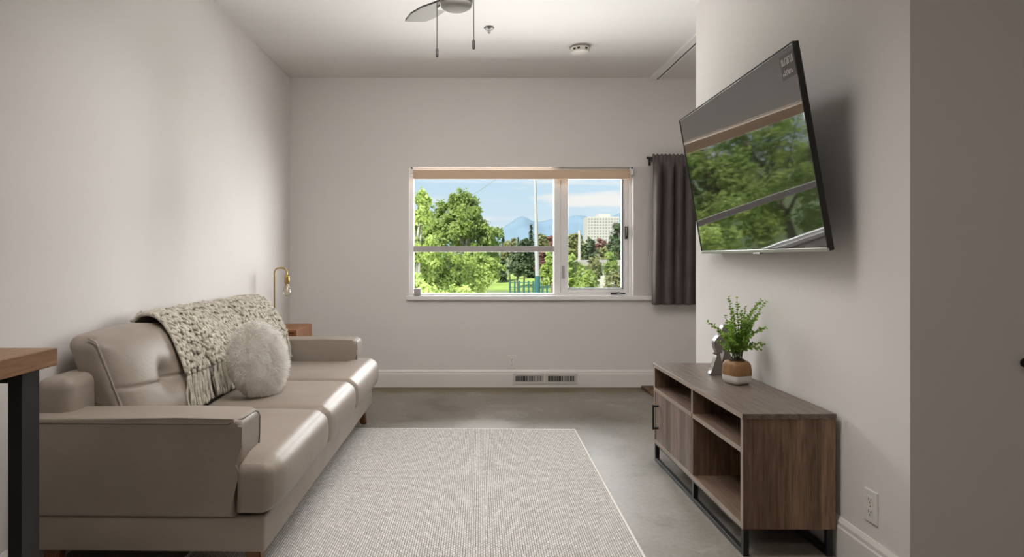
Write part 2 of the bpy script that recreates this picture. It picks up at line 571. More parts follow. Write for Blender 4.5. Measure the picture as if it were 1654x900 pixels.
    def blob(self, c, ax, r, seg=6, rings=4):
        """an elongated grain: axis vector ax (half length), radius r"""
        c, ax = Vector(c), Vector(ax)
        L = ax.length
        t = ax.normalized()
        a = t.orthogonal().normalized()
        b = t.cross(a)
        rr = []
        for i in range(rings + 1):
            th = PI * i / rings
            p = c - t * L * math.cos(th)
            s = math.sin(th) * r
            if i in (0, rings):
                rr.append([self.bm.verts.new(p)])
            else:
                rr.append([self.bm.verts.new(p + (a * math.cos(2 * PI * k / seg) + b * math.sin(2 * PI * k / seg)) * s) for k in range(seg)])
        for A, B in zip(rr, rr[1:]):
            for k in range(seg):
                k2 = (k + 1) % seg
                if len(A) == 1:
                    self.bm.faces.new((A[0], B[k], B[k2]))
                elif len(B) == 1:
                    self.bm.faces.new((A[k], B[0], A[k2]))
                else:
                    self.bm.faces.new((A[k], B[k], B[k2], A[k2]))
        return self

    def build(self, name, material, parent=None, smooth=False, angle=None, inv=None):
        bm = self.bm
        bmesh.ops.recalc_face_normals(bm, faces=bm.faces)
        if inv is not None:
            bm.transform(inv)
        me = bpy.data.meshes.new(name)
        bm.to_mesh(me)
        bm.free()
        me.materials.append(material)
        if smooth:
            for p in me.polygons:
                p.use_smooth = True
            if angle is not None:
                me.set_sharp_from_angle(angle=angle)
        o = bpy.data.objects.new(name, me)
        COL.objects.link(o)
        if parent is not None:
            o.parent = parent
        return o


def tag(o, label=None, cat=None, group=None, kind=None):
    if label:
        o['label'] = label
    if cat:
        o['category'] = cat
    if group:
        o['group'] = group
    if kind:
        o['kind'] = kind
    return o


def empty(name, loc, label=None, cat=None, group=None, kind=None):
    o = bpy.data.objects.new(name, None)
    o.empty_display_size = 0.05
    COL.objects.link(o)
    o.location = Vector(loc)
    return tag(o, label, cat, group, kind)


def part(mb, name, material, root, owner=None, smooth=False, angle=None):
    """authored in world space; root is the (unrotated) Empty; owner = the part it belongs to for a sub-part"""
    inv = Matrix.Translation(-Vector(root.location))
    return mb.build(name, material, owner or root, smooth, angle, inv)


def mesh_thing(mb, name, material, origin, smooth=False, angle=None, **kw):
    o = mb.build(name, material, None, smooth, angle, Matrix.Translation(-Vector(origin)))
    o.location = Vector(origin)
    return tag(o, **kw)


def struct(mb, name, material, smooth=False, angle=None, parent=None):
    o = mb.build(name, material, parent, smooth, angle)
    if parent is None:
        o['kind'] = 'structure'
    return o


SA = math.radians(35)
FILL_LAMPS = dict(sky=3100, ground=4050, right=4500, left=4300, fill_rear=18.5, fill_back=8.2, ceiling=24)  # energies of the added fill lamps, outdoors and indoors

# ================================================================== the room shell
T = 0.15
WX0, WX1, WZ0, WZ1 = (661 - PPX) * D / F, (1022 - PPX) * D / F, 0.809, 1.951
struct(MB().box(XL - T, XE + T, YB - T, D + T, -0.14, 0.0), 'floor', M['floor'])
struct(MB().box(XL - T, XE + T, YB - T, D + T, H, H + 0.14), 'ceiling', M['ceil'])
struct(MB().box(XL - T, XL, YB - T, D + T, 0, H), 'wall_left', M['wall'])
b = MB()
b.box(XL, WX0, D, D + T, 0, H)
b.box(WX1, XE, D, D + T, 0, H)
b.box(WX0, WX1, D, D + T, 0, WZ0)
b.box(WX0, WX1, D, D + T, WZ1, H)
struct(b, 'wall_back', M['wall'])
struct(MB().box(XR, XR + 0.14, YN, YF, 0, H), 'wall_right', M['wall'])
struct(MB().box(XR + 0.14, XE, YN, YN + 0.14, 0, H), 'wall_return', M['wall'])
struct(MB().box(XR + 0.14, XE, YF - 0.14, YF, 0, H), 'wall_alcove', M['wall'])
struct(MB().box(XE, XE + T, YB - T, D + T, 0, H), 'wall_far_right', M['wall'])
struct(MB().box(XL, XE, YB - T, YB, 0, H), 'wall_front', M['wall'])


def skirting(name, poly_axis, a0, a1, at, sgn):
    """profiled baseboard: thick board with a stepped, thinner cap"""
    prof = [(0, 0), (0.016, 0), (0.016, 0.118), (0.012, 0.124), (0.012, 0.138), (0.007, 0.148), (0.004, 0.154), (0, 0.154)]
    poly = [(at + sgn * t, z) for t, z in prof]
    b = MB()
    b.prism(poly, a0, a1, poly_axis)
    return struct(b, name, M['trim'])


skirting('baseboard_back', 'X', XL, XE, D, -1)
skirting('baseboard_right', 'Y', YN, YF, XR, -1)
skirting('baseboard_left', 'Y', YB, D - 0.016, XL, 1)
skirting('baseboard_return', 'X', XR + 0.0, XE, YN, -1)

# ceiling track for a sliding panel, at the mouth of the alcove
b = MB()
TX = (1049 - PPX) * D / F
b.box(TX, TX + 0.060, YF - 0.9, D, H - 0.016, H, 0.002)
b.box(TX + 0.074, TX + 0.090, YF - 0.9, D, H - 0.016, H, 0.002)
tr = struct(b, 'trim_1', M['vinyl'])
struct(MB().box(TX + 0.060, TX + 0.074, YF - 0.9, D, H - 0.0135, H), 'track_groove', M['slot'], parent=tr)

# plain board filling the wall between the window and the curtain
struct(MB().box(WX1 + 0.004, 2.35, D - 0.008, D, WZ0, WZ1, 0.002), 'trim_2', mat('panel_paint', (0.60, 0.555, 0.545), 0.6))

# ================================================================== window
win = empty('window_1', (0.48, D + 0.09, WZ0), kind='structure')
fy0, fy1 = D + 0.035, D + 0.115
X = lambda px: (px - PPX) * (D + 0.04) / F
Z = lambda py: CZ - (py - PPY) * (D + 0.04) / F
b = MB()
b.box(WX0, X(668), fy0, fy1, WZ0, WZ1, 0.003)
b.box(X(1015), WX1, fy0, fy1, WZ0, WZ1, 0.003)
b.box(X(668), X(1015), fy0, fy1, WZ1 - 0.022, WZ1, 0.003)
b.box(X(668), X(1015), fy0, fy1, WZ0, WZ0 + 0.02, 0.003)
wf = part(b, 'window_frame', M['vinyl'], win)
part(MB().box(X(895), X(905), fy0 + 0.005, fy1, WZ0 + 0.02, WZ1 - 0.022, 0.003), 'mullion', M['vinyl'], win)
b = MB()
sx0, sx1, sz0, sz1 = X(905.3), X(1014.6), WZ0 + 0.022, WZ1 - 0.024
b.box(sx0, X(918), fy0 + 0.012, fy1 - 0.01, sz0, sz1, 0.004)
b.box(X(1006.5), sx1, fy0 + 0.012, fy1 - 0.01, sz0, sz1, 0.004)
b.box(X(918), X(1006.5), fy0 + 0.012, fy1 - 0.01, sz0, Z(466.5), 0.004)
b.box(X(918), X(1006.5), fy0 + 0.012, fy1 - 0.01, Z(288.5), sz1, 0.004)
sash = part(b, 'casement_sash', M['vinyl'], win)
b = MB()
g = 0.008
b.box(X(1005.2), X(1006.8), fy0 + 0.010, fy1 - 0.012, Z(466.5), Z(288.5))
b.box(X(918), X(1006.5), fy0 + 0.010, fy1 - 0.012, Z(466.9), Z(465.6))
part(b, 'glazing_gasket', mat('gasket', (0.09, 0.10, 0.11), 0.6), win, sash)
part(MB().box(X(918), X(1006), D + 0.075, D + 0.081, Z(466.5), Z(288.5)), 'pane', M['glass'], win)
part(MB().box(X(668), X(895), D + 0.085, D + 0.091, WZ0 + 0.02, WZ1 - 0.022), 'pane', M['glass'], win)
part(MB().box(X(668), X(895), D + 0.045, D + 0.08, Z(407), Z(397.5), 0.003), 'glazing_bar', M['bar_grey'], win)
b = MB()
b.box(X(1009), X(1013), fy0 - 0.012, fy0 + 0.016, Z(386), Z(366), 0.002)
b.tube([(X(1011), fy0 - 0.012, Z(381)), (X(1011), fy0 - 0.03, Z(378)), (X(1011), fy0 - 0.034, Z(367))], 0.006, 8)
part(b, 'lock_lever', M['bronze'], win, smooth=True, angle=SA)
b = MB()
b.box(X(907.5), X(912), fy0 - 0.006, fy0 + 0.016, Z(450), Z(430), 0.003)
part(b, 'sash_latch', M['bar_grey'], win)
b = MB()
b.box(X(986), X(996), fy0 - 0.02, fy0 + 0.004, WZ0 + 0.012, WZ0 + 0.028, 0.003)
b.tube([(X(990), fy0 - 0.02, WZ0 + 0.022), (X(998), fy0 - 0.026, WZ0 + 0.026), (X(1006), fy0 - 0.026, WZ0 + 0.020), (X(1008.5), fy0 - 0.026, WZ0 + 0.022)], 0.006, 8)
part(b, 'crank_handle', M['black_metal'], win, smooth=True, angle=SA)
b = MB()
b.box(-0.536, 2.40, D - 0.035, D, WZ0 - 0.036, WZ0, 0.004)
b.box(WX0, WX1, D, D + 0.035, WZ0 - 0.0, WZ0 + 0.004)
part(b, 'window_sill', M['vinyl'], win)

# roller blind
bl = empty('roller_blind', (0.48, D - 0.02, 1.93), 'tan roller blind rolled up at the head of the window', 'blind')
rx0, rx1, ry, rz, rr = X(668.5), X(1014.5), D - 0.012, 1.887, 0.038
b = MB()
b.tube([(rx0, ry, rz), (rx1, ry, rz)], rr, 28)
part(b, 'roll', M['blind'], bl, smooth=True, angle=SA)
b = MB()
b.box(rx0 + 0.004, rx1 - 0.004, ry - rr, ry - rr + 0.0025, 1.842, rz)
part(b, 'fabric', M['blind'], bl)
b = MB()
b.box(rx0 + 0.004, rx1 - 0.004, ry - rr - 0.003, ry - rr + 0.006, 1.838, 1.850, 0.003)
part(b, 'bottom_bar', M['blind'], bl)
for s, xx in ((-1, rx0), (1, rx1)):
    b = MB()
    b.box(xx + (s * 0.001 if s > 0 else -0.022), xx + (0.022 if s > 0 else -0.001), D - 0.05, D, rz - 0.01, rz + 0.055, 0.002)
    br = part(b, 'bracket', M['vinyl'], bl)
    b = MB()
    b.tube([(xx + s * 0.011, D - 0.058, rz + 0.048), (xx + s * 0.011, D - 0.049, rz + 0.048)], 0.008, 12)
    part(b, 'screw', M['slot'], bl, br)

# grey block at the left end of the sill
b = MB()
b.box(X(669), X(680.5), D - 0.02, D + 0.03, WZ0 + 0.004, WZ0 + 0.066, 0.006)
mesh_thing(b, 'sensor_block', mat('grey_plastic', (0.40, 0.38, 0.37), 0.5), (X(674), D, WZ0 + 0.004), smooth=True, angle=SA,
           label='small grey plastic block in the left corner of the window sill', cat='sensor')

# ================================================================== curtain and rod
rodz, rody = CZ - (255 - PPY) * (D - 0.07) / F, D - 0.075
rx = (1046 - PPX) * (D - 0.07) / F
rod = empty('curtain_rod', (2.0, D, rodz), 'thin dark curtain rod with ball finial right of the window', 'curtain rod')
b = MB()
b.tube([(rx + 0.02, rody, rodz), (2.62, rody, rodz)], 0.009, 12)
part(b, 'rod', M['bronze'], rod, smooth=True, angle=SA)
for s, xx in ((1, rx), (-1, 2.64)):
    b = MB()
    mt = Matrix.Translation((xx, rody, rodz)) @ Matrix.Rotation(PI / 2 * s, 4, 'Y')
    b.lathe([(0.0, -0.012), (0.010, -0.008), (0.0135, 0.0), (0.010, 0.008), (0.006, 0.014), (0.011, 0.018), (0.006, 0.022), (0.006, 0.04)], (0, 0, 0), 16, mt)
    part(b, 'finial', M['bronze'], rod, smooth=True)
    b = MB()
    bx = xx + s * 0.036
    b.tube([(bx, rody, rodz - 0.010), (bx, rody + 0.02, rodz - 0.022), (bx, D - 0.004, rodz - 0.022)], 0.006, 8)
    b.box(bx - 0.011, bx + 0.011, D - 0.005, D, rodz - 0.06, rodz + 0.01, 0.002)
    b.tube([(bx, rody, rodz - 0.012), (bx, rody, rodz - 0.034)], [0.006, 0.009], 8)
    part(b, 'bracket', M['bronze'], rod, smooth=True, angle=SA)

cx0, cx1 = (1053 - PPX) * rody / F, 2.30
cz0, cz1 = CZ - (492 - PPY) * rody / F, CZ - (250 - PPY) * rody / F


def curtain_pt(s, t):
    """s across 0..1, t down 0..1"""
    pleat = 8.0
    wob = 0.55 * math.sin(2.3 * s * PI + 1.0) + 0.35 * math.sin(6.1 * s * PI)
    ph = 2 * PI * (pleat * s + 0.25 * wob)
    gather = min(1.0, t / 0.12)
    amp = 0.010 + 0.024 * gather + 0.007 * math.sin(5 * s + 3 * t)
    x = cx0 + (cx1 - cx0) * s + 0.012 * gather * math.sin(ph + 0.9) - 0.012 * t * (1 - s)
    if t < 0.05:
        ph2 = 2 * PI * (pleat * 2.4 * s)
        y = rody - 0.011 - 0.006 * (0.5 + 0.5 * math.sin(ph2))
    else:
        y = rody - 0.016 + amp * math.sin(ph + 0.5 * t) * gather - 0.012 * gather
    z = cz1 + (cz0 - cz1) * t
    if t < 0.01:
        z += 0.006 * math.sin(2 * PI * pleat * 2.4 * s)
    return Vector((x, y, z))


def sheet(fn, ns, nt_):
    b = MB()
    g_ = [[b.bm.verts.new(fn(i / ns, j / nt_)) for j in range(nt_ + 1)] for i in range(ns + 1)]
    for i in range(ns):
        for j in range(nt_):
            b.bm.faces.new((g_[i][j], g_[i + 1][j], g_[i + 1][j + 1], g_[i][j + 1]))
    return b


cur = mesh_thing(sheet(curtain_pt, 240, 44), 'curtain', M['curtain'], (1.95, rody, cz0), smooth=True,
                 label='dark grey gathered curtain hanging on the rod beside the window', cat='curtain')
sm = cur.modifiers.new('thick', 'SOLIDIFY')
sm.thickness = 0.003

# ================================================================== outlets, vents, ceiling fittings
def outlet(name, c, normal, label):
    """duplex outlet; c = centre on the wall, normal '-Y' or '-X'"""
    r = empty(name, c, label, 'outlet', 'wall outlets')
    R = Matrix.Identity(4) if normal == '-Y' else Matrix.Rotation(-PI / 2, 4, 'Z')
    Mx = Matrix.Translation(c) @ R
    b = MB()
    b.box(-0.0365, 0.0365, -0.006, 0, -0.058, 0.058, 0.0025, 2, Mx)
    pl = part(b, 'cover_plate', M['plastic'], r)
    for zz in (-0.0215, 0.0215):
        b = MB()
        b.box(-0.0165, 0.0165, -0.0085, -0.005, zz - 0.0155, zz + 0.0155, 0.003, 2, Mx)
        s = part(b, 'socket', M['plastic'], r)
        b = MB()
        for dx, hh in ((-0.006, 0.0045), (0.006, 0.0035)):
            b.box(dx - 0.0011, dx + 0.0011, -0.0092, -0.0084, zz + 0.001 - hh + 0.002, zz + 0.001 + hh + 0.002, 0, 2, Mx)
        b.box(-0.002, 0.002, -0.0092, -0.0084, zz - 0.0105, zz - 0.006, 0, 2, Mx)
        part(b, 'slots', M['slot'], r, s)
    b = MB()
    b.box(-0.002, 0.002, -0.0078, -0.0055, -0.002, 0.002, 0.0005, 1, Mx)
    part(b, 'screw', M['nickel'], r)
    return r


outlet('wall_outlet', ((826.5 - PPX) * D / F, D, 0.222), '-Y', 'white outlet low on the back wall, just above the baseboard')
outlet('wall_outlet', (XR, 2.288, 0.268), '-X', 'white outlet on the right wall beside the near end of the media console')

for i, (pa, pb, lab) in enumerate(((828.5, 879.5, 'slotted wall vent in the baseboard, nearer the sofa of the pair'),
                                   (881, 933, 'slotted wall vent in the baseboard, nearer the media console of the pair'))):
    yv = D - 0.016
    x0, x1 = (pa - PPX) * yv / F, (pb - PPX) * yv / F
    z0, z1 = 0.030, 0.124
    v = empty('wall_vent', ((x0 + x1) / 2, yv, z0), lab, 'vent', 'baseboard vents')
    b = MB()
    m_ = 0.022
    b.box(x0, x1, yv - 0.007, yv, z0, z0 + m_, 0.002)
    b.box(x0, x1, yv - 0.007, yv, z1 - m_, z1, 0.002)
    b.box(x0, x0 + m_, yv - 0.007, yv, z0 + m_, z1 - m_, 0.002)
    b.box(x1 - m_, x1, yv - 0.007, yv, z0 + m_, z1 - m_, 0.002)
    part(b, 'frame', M['vent'], v)
    part(MB().box(x0 + m_, x1 - m_, yv - 0.0015, yv - 0.0005, z0 + m_, z1 - m_), 'backing', M['slot'], v)
    b = MB()
    n_ = 17
    for k in range(n_):
        xc = x0 + m_ + (x1 - x0 - 2 * m_) * (k + 0.5) / n_
        th = 0.0013 if k < 8 else 0.0028
        b.box(xc - th, xc + th, yv - 0.0055, yv - 0.002, z0 + m_ - 0.001, z1 - m_ + 0.001)
    part(b, 'louvres', M['vent'], v)

# smoke alarm
sd = P(937, 78, 4.86)
sd.z = H
r = empty('smoke_alarm', sd, 'round ivory smoke alarm on the ceiling', 'smoke alarm')
b = MB().lathe([(0.0, 0), (0.078, 0), (0.078, -0.010), (0.0, -0.010)], sd, 40)
part(b, 'base_ring', mat('alarm_base', (0.28, 0.26, 0.22), 0.5), r, smooth=True, angle=SA)
b = MB().lathe([(0.0, -0.010), (0.072, -0.010), (0.072, -0.030), (0.066, -0.042), (0.045, -0.048), (0.0, -0.048)], sd, 40)
cap = part(b, 'cover', M['ivory'], r, smooth=True, angle=SA)
for a in (-2.35, -1.9, -1.05):
    b = MB()
    b.box(-0.010, 0.010, -0.002, 0.002, -0.034, -0.020, 0, 2, Matrix.Translation(sd) @ Matrix.Rotation(a + PI / 2, 4, 'Z') @ Matrix.Translation((0, -0.0715, 0)))
    part(b, 'sounder_slot', M['slot'], r, cap)

# sprinkler
sp = P(790, 44, 4.455)
sp.z = H
r = empty('fire_sprinkler', sp, 'small metal fire sprinkler head on the ceiling', 'sprinkler')
part(MB().lathe([(0.0, 0), (0.036, 0), (0.033, -0.006), (0.018, -0.014), (0.008, -0.016), (0.0, -0.016)], sp, 28), 'escutcheon', M['nickel'], r, smooth=True, angle=SA)
b = MB()
for s in (-1, 1):
    b.tube([sp + Vector((0.008 * s, 0, -0.012)), sp + Vector((0.010 * s, 0, -0.025)), sp + Vector((0.003 * s, 0, -0.037))], 0.002, 6)
b.tube([sp + Vector((0, 0, -0.012)), sp + Vector((0, 0, -0.036))], 0.0028, 8)
part(b, 'frame', M['nickel'], r, smooth=True)
part(MB().lathe([(0.0, -0.036), (0.009, -0.036), (0.010, -0.038), (0.0, -0.038)], sp, 20), 'deflector', M['nickel'], r, smooth=True, angle=SA)

# ceiling fan
fc = Vector(((737 - PPX) * 3.1 / F, 3.1, H))
fan = empty('ceiling_fan', fc, 'grey three-blade ceiling fan with pull chains', 'ceiling fan')
fz = CZ + (415 - 16) * 3.1 / F  # bottom of the light kit (near rim)
zb = fz - H
part(MB().lathe([(0.0, 0), (0.075, 0), (0.075, -0.02), (0.05, -0.06), (0.02, -0.07), (0.0, -0.07)], fc, 36), 'canopy', M['fan_body'], fan, smooth=True, angle=SA)
part(MB().lathe([(0.016, -0.06), (0.016, zb + 0.23)], fc, 16), 'downrod', M['fan_body'], fan, smooth=True, angle=SA)
part(MB().lathe([(0.0, zb + 0.24), (0.05, zb + 0.24), (0.10, zb + 0.215), (0.115, zb + 0.18), (0.115, zb + 0.13), (0.09, zb + 0.105), (0.0, zb + 0.105)], fc, 40),
     'motor_housing', M['fan_body'], fan, smooth=True, angle=SA)
part(MB().lathe([(0.0, zb + 0.105), (0.078, zb + 0.105), (0.080, zb + 0.035), (0.078, zb + 0.028), (0.0, zb + 0.028)], fc, 40), 'light_kit', mat('fan_light_ring', (0.30, 0.29, 0.26), 0.4), fan, smooth=True, angle=SA)
part(MB().lathe([(0.076, zb + 0.028), (0.073, zb + 0.014), (0.055, zb + 0.003), (0.03, zb - 0.001), (0.0, zb - 0.002)], fc, 40), 'lens', M['lens'], fan, smooth=True)
blade_z = zb + 0.080
outline = [(0.12, -0.035), (0.24, -0.034), (0.34, -0.022), (0.398, -0.002), (0.412, 0.014), (0.450, 0.083), (0.452, 0.094), (0.440, 0.099), (0.34, 0.104), (0.24, 0.085), (0.12, 0.035)]
for k in range(3):
    ang = math.radians(115 + 120 * k)
    Mx = Matrix.Translation(fc + Vector((0, 0, blade_z))) @ Matrix.Rotation(ang, 4, 'Z') @ Matrix.Rotation(math.radians(2), 4, 'X')
    b = MB()
    b.prism(outline, -0.004, 0.004, 'Z', 0.0015, 1)
    bmesh.ops.transform(b.bm, matrix=Mx, verts=b.bm.verts)
    bl_ = part(b, 'blade', M['blade_top'], fan)
    b = MB()
    edge = [(0.452, 0.094), (0.440, 0.099), (0.34, 0.104), (0.24, 0.085), (0.12, 0.035)]
    b.prism(edge + [(x, y + 0.0045) for x, y in reversed(edge)], -0.0045, 0.0045, 'Z')
    bmesh.ops.transform(b.bm, matrix=Mx, verts=b.bm.verts)
    part(b, 'edge_band', M['dark_knob'], fan, bl_)
    b = MB()
    b.box(0.10, 0.20, -0.022, 0.022, -0.012, -0.004, 0.003, 2, Mx)
    part(b, 'blade_iron', M['fan_body'], fan, bl_)
for (px, y1, y2, dd) in ((706, 79, 93, 3.06), (765, 65, 80, 3.06)):
    top = P(px, 0, dd)
    e1, e2 = P(px, y1, dd), P(px - 0.6, y2, dd)
    b = MB()
    tops = Vector((fc.x + (0.079 if px > 737 else -0.079), fc.y - 0.02, H + zb + 0.06))
    b.tube([tops, Vector((e1.x, dd, tops.z + 0.012)), Vector((e1.x, dd, tops.z - 0.02)), e1], 0.0024, 6)
    ch = part(b, 'pull_chain', M['nickel'], fan, smooth=True)
    b = MB().lathe([(0.0, 0.003), (0.004, 0.002), (0.0066, -0.004), (0.0066, -(e1.z - e2.z) + 0.004), (0.003, -(e1.z - e2.z)), (0.0, -(e1.z - e2.z))], e1, 12)
    part(b, 'pull_knob', M['dark_knob'], fan, ch, smooth=True, angle=SA)

# dark knob on the shaded return wall
kc = Vector(((1655 - PPX) * YN / F, YN, CZ - (586 - PPY) * YN / F))
r = empty('wall_knob', kc, 'small round dark knob on the shaded wall at the right edge', 'peg')
Mx = Matrix.Translation(kc) @ Matrix.Rotation(PI / 2, 4, 'X')
part(MB().lathe([(0.0, 0), (0.015, 0), (0.015, 0.003), (0.006, 0.005), (0.006, 0.018)], (0, 0, 0), 24, Mx), 'stem', M['bronze'], r, smooth=True, angle=SA)
part(MB().lathe([(0.006, 0.016), (0.014, 0.019), (0.0175, 0.026), (0.0165, 0.033), (0.009, 0.037), (0.0, 0.038)], (0, 0, 0), 24, Mx), 'knob_head', M['bronze'], r, smooth=True)
# ================================================================== television
far_b, near_b = Vector((1.3666, 3.74, 1.177)), Vector((1.3275, 2.36, 1.177))
ax = (near_b - far_b).normalized()
up = Vector((-0.167, -0.004, 0.986)).normalized()
ay = up.cross(ax).normalized()
up = ax.cross(ay).normalized()
TW, TH = (near_b - far_b).length, 0.782
tvR = Matrix((ax, ay, up)).transposed().to_4x4()
tvM = Matrix.Translation((far_b + near_b) / 2) @ tvR
tv = empty('television', (0, 0, 0), 'large black flat television tilted down on the right wall', 'television')


def tvpart(mb, name, material, owner=None, **kw):
    return mb.build(name, material, owner or tv, **kw)


w = TW / 2
b = MB()
b.box(-w, w, 0.002, 0.022, 0.0, TH, 0.003)
cab = tvpart(b, 'cabinet', M['tv_black'])
b = MB()
b.box(-w * 0.62, w * 0.62, 0.020, 0.052, 0.07, 0.46, 0.012, 3)
tvpart(b, 'rear_housing', M['tv_black'], cab)
tvpart(MB().box(-w + 0.006, w - 0.005, -0.0002, 0.003, 0.016, TH - 0.006), 'screen', M['screen'])
b = MB()
b.box(-w + 0.001, w - 0.001, -0.004, 0.004, -0.003, 0.013, 0.002)
lip = tvpart(b, 'bottom_lip', M['tv_silver'])
b = MB()
b.box(0.02, 0.10, -0.003, 0.012, -0.012, -0.002, 0.003)
tvpart(b, 'sensor_foot', M['tv_silver'], lip)
b = MB()
for xx in (-w + 0.0015, w - 0.0015):
    b.box(xx - 0.002, xx + 0.002, -0.003, 0.004, 0.010, TH - 0.001)
b.box(-w, w, -0.003, 0.004, TH - 0.007, TH)
tvpart(b, 'bezel', M['tv_black'])
# sticker near the upper corner: two lines of marks too small to read in the photograph
sx_, sz_ = w - 0.118, TH - 0.118
st = tvpart(MB().box(sx_, sx_ + 0.108, -0.0012, -0.0001, sz_, sz_ + 0.092), 'corner_sticker', M['sticker'])
b = MB()
rs = random.Random(3)
for row, (z0, hh, n_) in enumerate(((sz_ + 0.052, 0.026, 7), (sz_ + 0.014, 0.020, 6))):
    x = sx_ + 0.010
    for k in range(n_):
        ww = rs.uniform(0.007, 0.0115)
        h2 = hh * (1.0 if row == 0 else rs.uniform(0.35, 1.0))
        b.box(x, x + 0.0026, -0.002, -0.001, z0, z0 + h2)
        b.box(x, x + ww, -0.002, -0.001, z0 + (0 if k % 2 else h2 - 0.004), z0 + 0.004 + (0 if k % 2 else h2 - 0.004))
        if k % 3 == 0:
            b.box(x + ww - 0.0026, x + ww, -0.002, -0.001, z0, z0 + h2)
        x += ww + 0.0045
tvpart(b, 'sticker_print', M['sticker_ink'], st)
tv.matrix_world = tvM
inv = tvM.inverted()
b = MB()
for yy in (2.85, 3.25):
    b.box(XR - 0.030, XR, yy - 0.02, yy + 0.02, 1.28, 1.66, 0.003)
b.box(XR - 0.012, XR, 2.80, 3.30, 1.42, 1.52, 0.002)
cM = (tvM @ Vector((0, 0.05, 0.27)))
for dy in (-0.2, 0.2):
    b.tube([(XR - 0.012, 3.05 + dy, 1.47), cM + Vector((0.004, dy, 0.02))], 0.012, 10)
br = b.build('wall_bracket', M['black_metal'], tv, inv=inv)

# ================================================================== media console
SX0, SX1, SY0, SY1 = 1.062, 1.418, 2.475, 3.655
SZ0, SZ1 = 0.106, 0.552
ym = 3.035
tt = 0.020
st = empty('media_console', ((SX0 + SX1) / 2, (SY0 + SY1) / 2, 0), 'low brown wood-grain media console on a black metal base', 'media console')
part(MB().box(SX0 - 0.004, SX1 + 0.002, SY0 - 0.004, SY1 + 0.004, SZ1 - tt, SZ1, 0.0015), 'top_panel', M['stand_top'], st)
part(MB().box(SX0, SX1, SY0, SY0 + 0.020, SZ0, SZ1 - tt, 0.001), 'side_panel', M['stand_side'], st)
part(MB().box(SX0, SX1, SY1 - 0.020, SY1, SZ0, SZ1 - tt, 0.001), 'side_panel', M['stand_side'], st)
part(MB().box(SX0 + 0.001, SX1, SY0 + 0.020, SY1 - 0.020, SZ0, SZ0 + 0.020, 0.001), 'bottom_panel', M['stand_in'], st)
part(MB().box(SX1 - 0.010, SX1 - 0.002, SY0 + 0.020, SY1 - 0.020, SZ0 + 0.02, SZ1 - tt), 'back_panel', M['stand_in'], st)
part(MB().box(SX0 + 0.001, SX1 - 0.010, ym - 0.009, ym + 0.009, SZ0 + 0.02, SZ1 - tt, 0.001), 'divider', M['stand_side'], st)
part(MB().box(SX0 + 0.001, SX1 - 0.010, SY0 + 0.020, ym - 0.009, 0.398, 0.417, 0.001), 'shelf', M['stand_in'], st)
part(MB().box(SX0 + 0.001, SX1 - 0.010, ym + 0.009, SY1 - 0.020, 0.398, 0.417, 0.001), 'shelf', M['stand_in'], st)
# light edge banding along the front of the carcass
b = MB()
e = 0.0012
for (y0, y1, z0, z1) in ((SY0 - 0.004, SY1 + 0.004, SZ1 - tt, SZ1), (SY0, SY0 + 0.020, SZ0, SZ1 - tt), (SY1 - 0.020, SY1, SZ0, SZ1 - tt),
                         (SY0 + 0.02, SY1 - 0.02, SZ0, SZ0 + 0.02), (ym - 0.009, ym + 0.009, 0.417, SZ1 - tt),
                         (SY0 + 0.02, ym - 0.009, 0.398, 0.417), (ym + 0.009, SY1 - 0.02, 0.398, 0.417)):
    xo = SX0 - 0.004 if z1 == SZ1 else SX0
    b.box(xo - e, xo + 0.0004, y0, y1, z0, z1)
part(b, 'edge_banding', M['stand_edge'], st)
dr = part(MB().box(SX0 + 0.002, SX0 + 0.018, ym + 0.003, SY1 - 0.021, SZ0 + 0.021, 0.397, 0.001), 'door', M['stand_door'], st)
b = MB()
hx, hy = SX0 - 0.027, 3.575
b.box(hx - 0.005, hx + 0.005, hy - 0.006, hy + 0.006, 0.196, 0.334, 0.002)
for zz in (0.204, 0.326):
    b.box(hx, SX0 + 0.003, hy - 0.005, hy + 0.005, zz - 0.006, zz + 0.006, 0.001)
part(b, 'handle', M['black_metal'], st, dr)
q = 0.011
for nm, xc in (('front', SX0 + 0.014), ('rear', SX1 - 0.020)):
    b = MB()
    b.box(xc - q, xc + q, SY0 + 0.004, SY1 - 0.004, 0.0, 0.020, 0.0015)
    b.box(xc - q, xc + q, SY0 + 0.004, SY1 - 0.004, SZ0 - 0.012, SZ0, 0.0015)
    part(b, 'base_rail', M['black_metal'], st)
    for yc in (SY0 + 0.015, ym, SY1 - 0.015):
        part(MB().box(xc - q, xc + q, yc - q, yc + q, 0.019, SZ0 - 0.011, 0.001), 'leg', M['black_metal'], st)

# ================================================================== plant
pz = SZ1
pc = Vector((1.284, 3.062, pz))
pl = empty('potted_plant', pc, 'small leafy green plant in a wood and white pot on the media console', 'plant')


def potfn(z_off):
    def fn(u, v, w_, p):
        k = 1.0 - 0.10 * max(0, w_) - 0.05 * max(0, -w_)
        q_ = p - pc
        return pc + Vector((q_.x * k, q_.y * k, q_.z))
    return fn


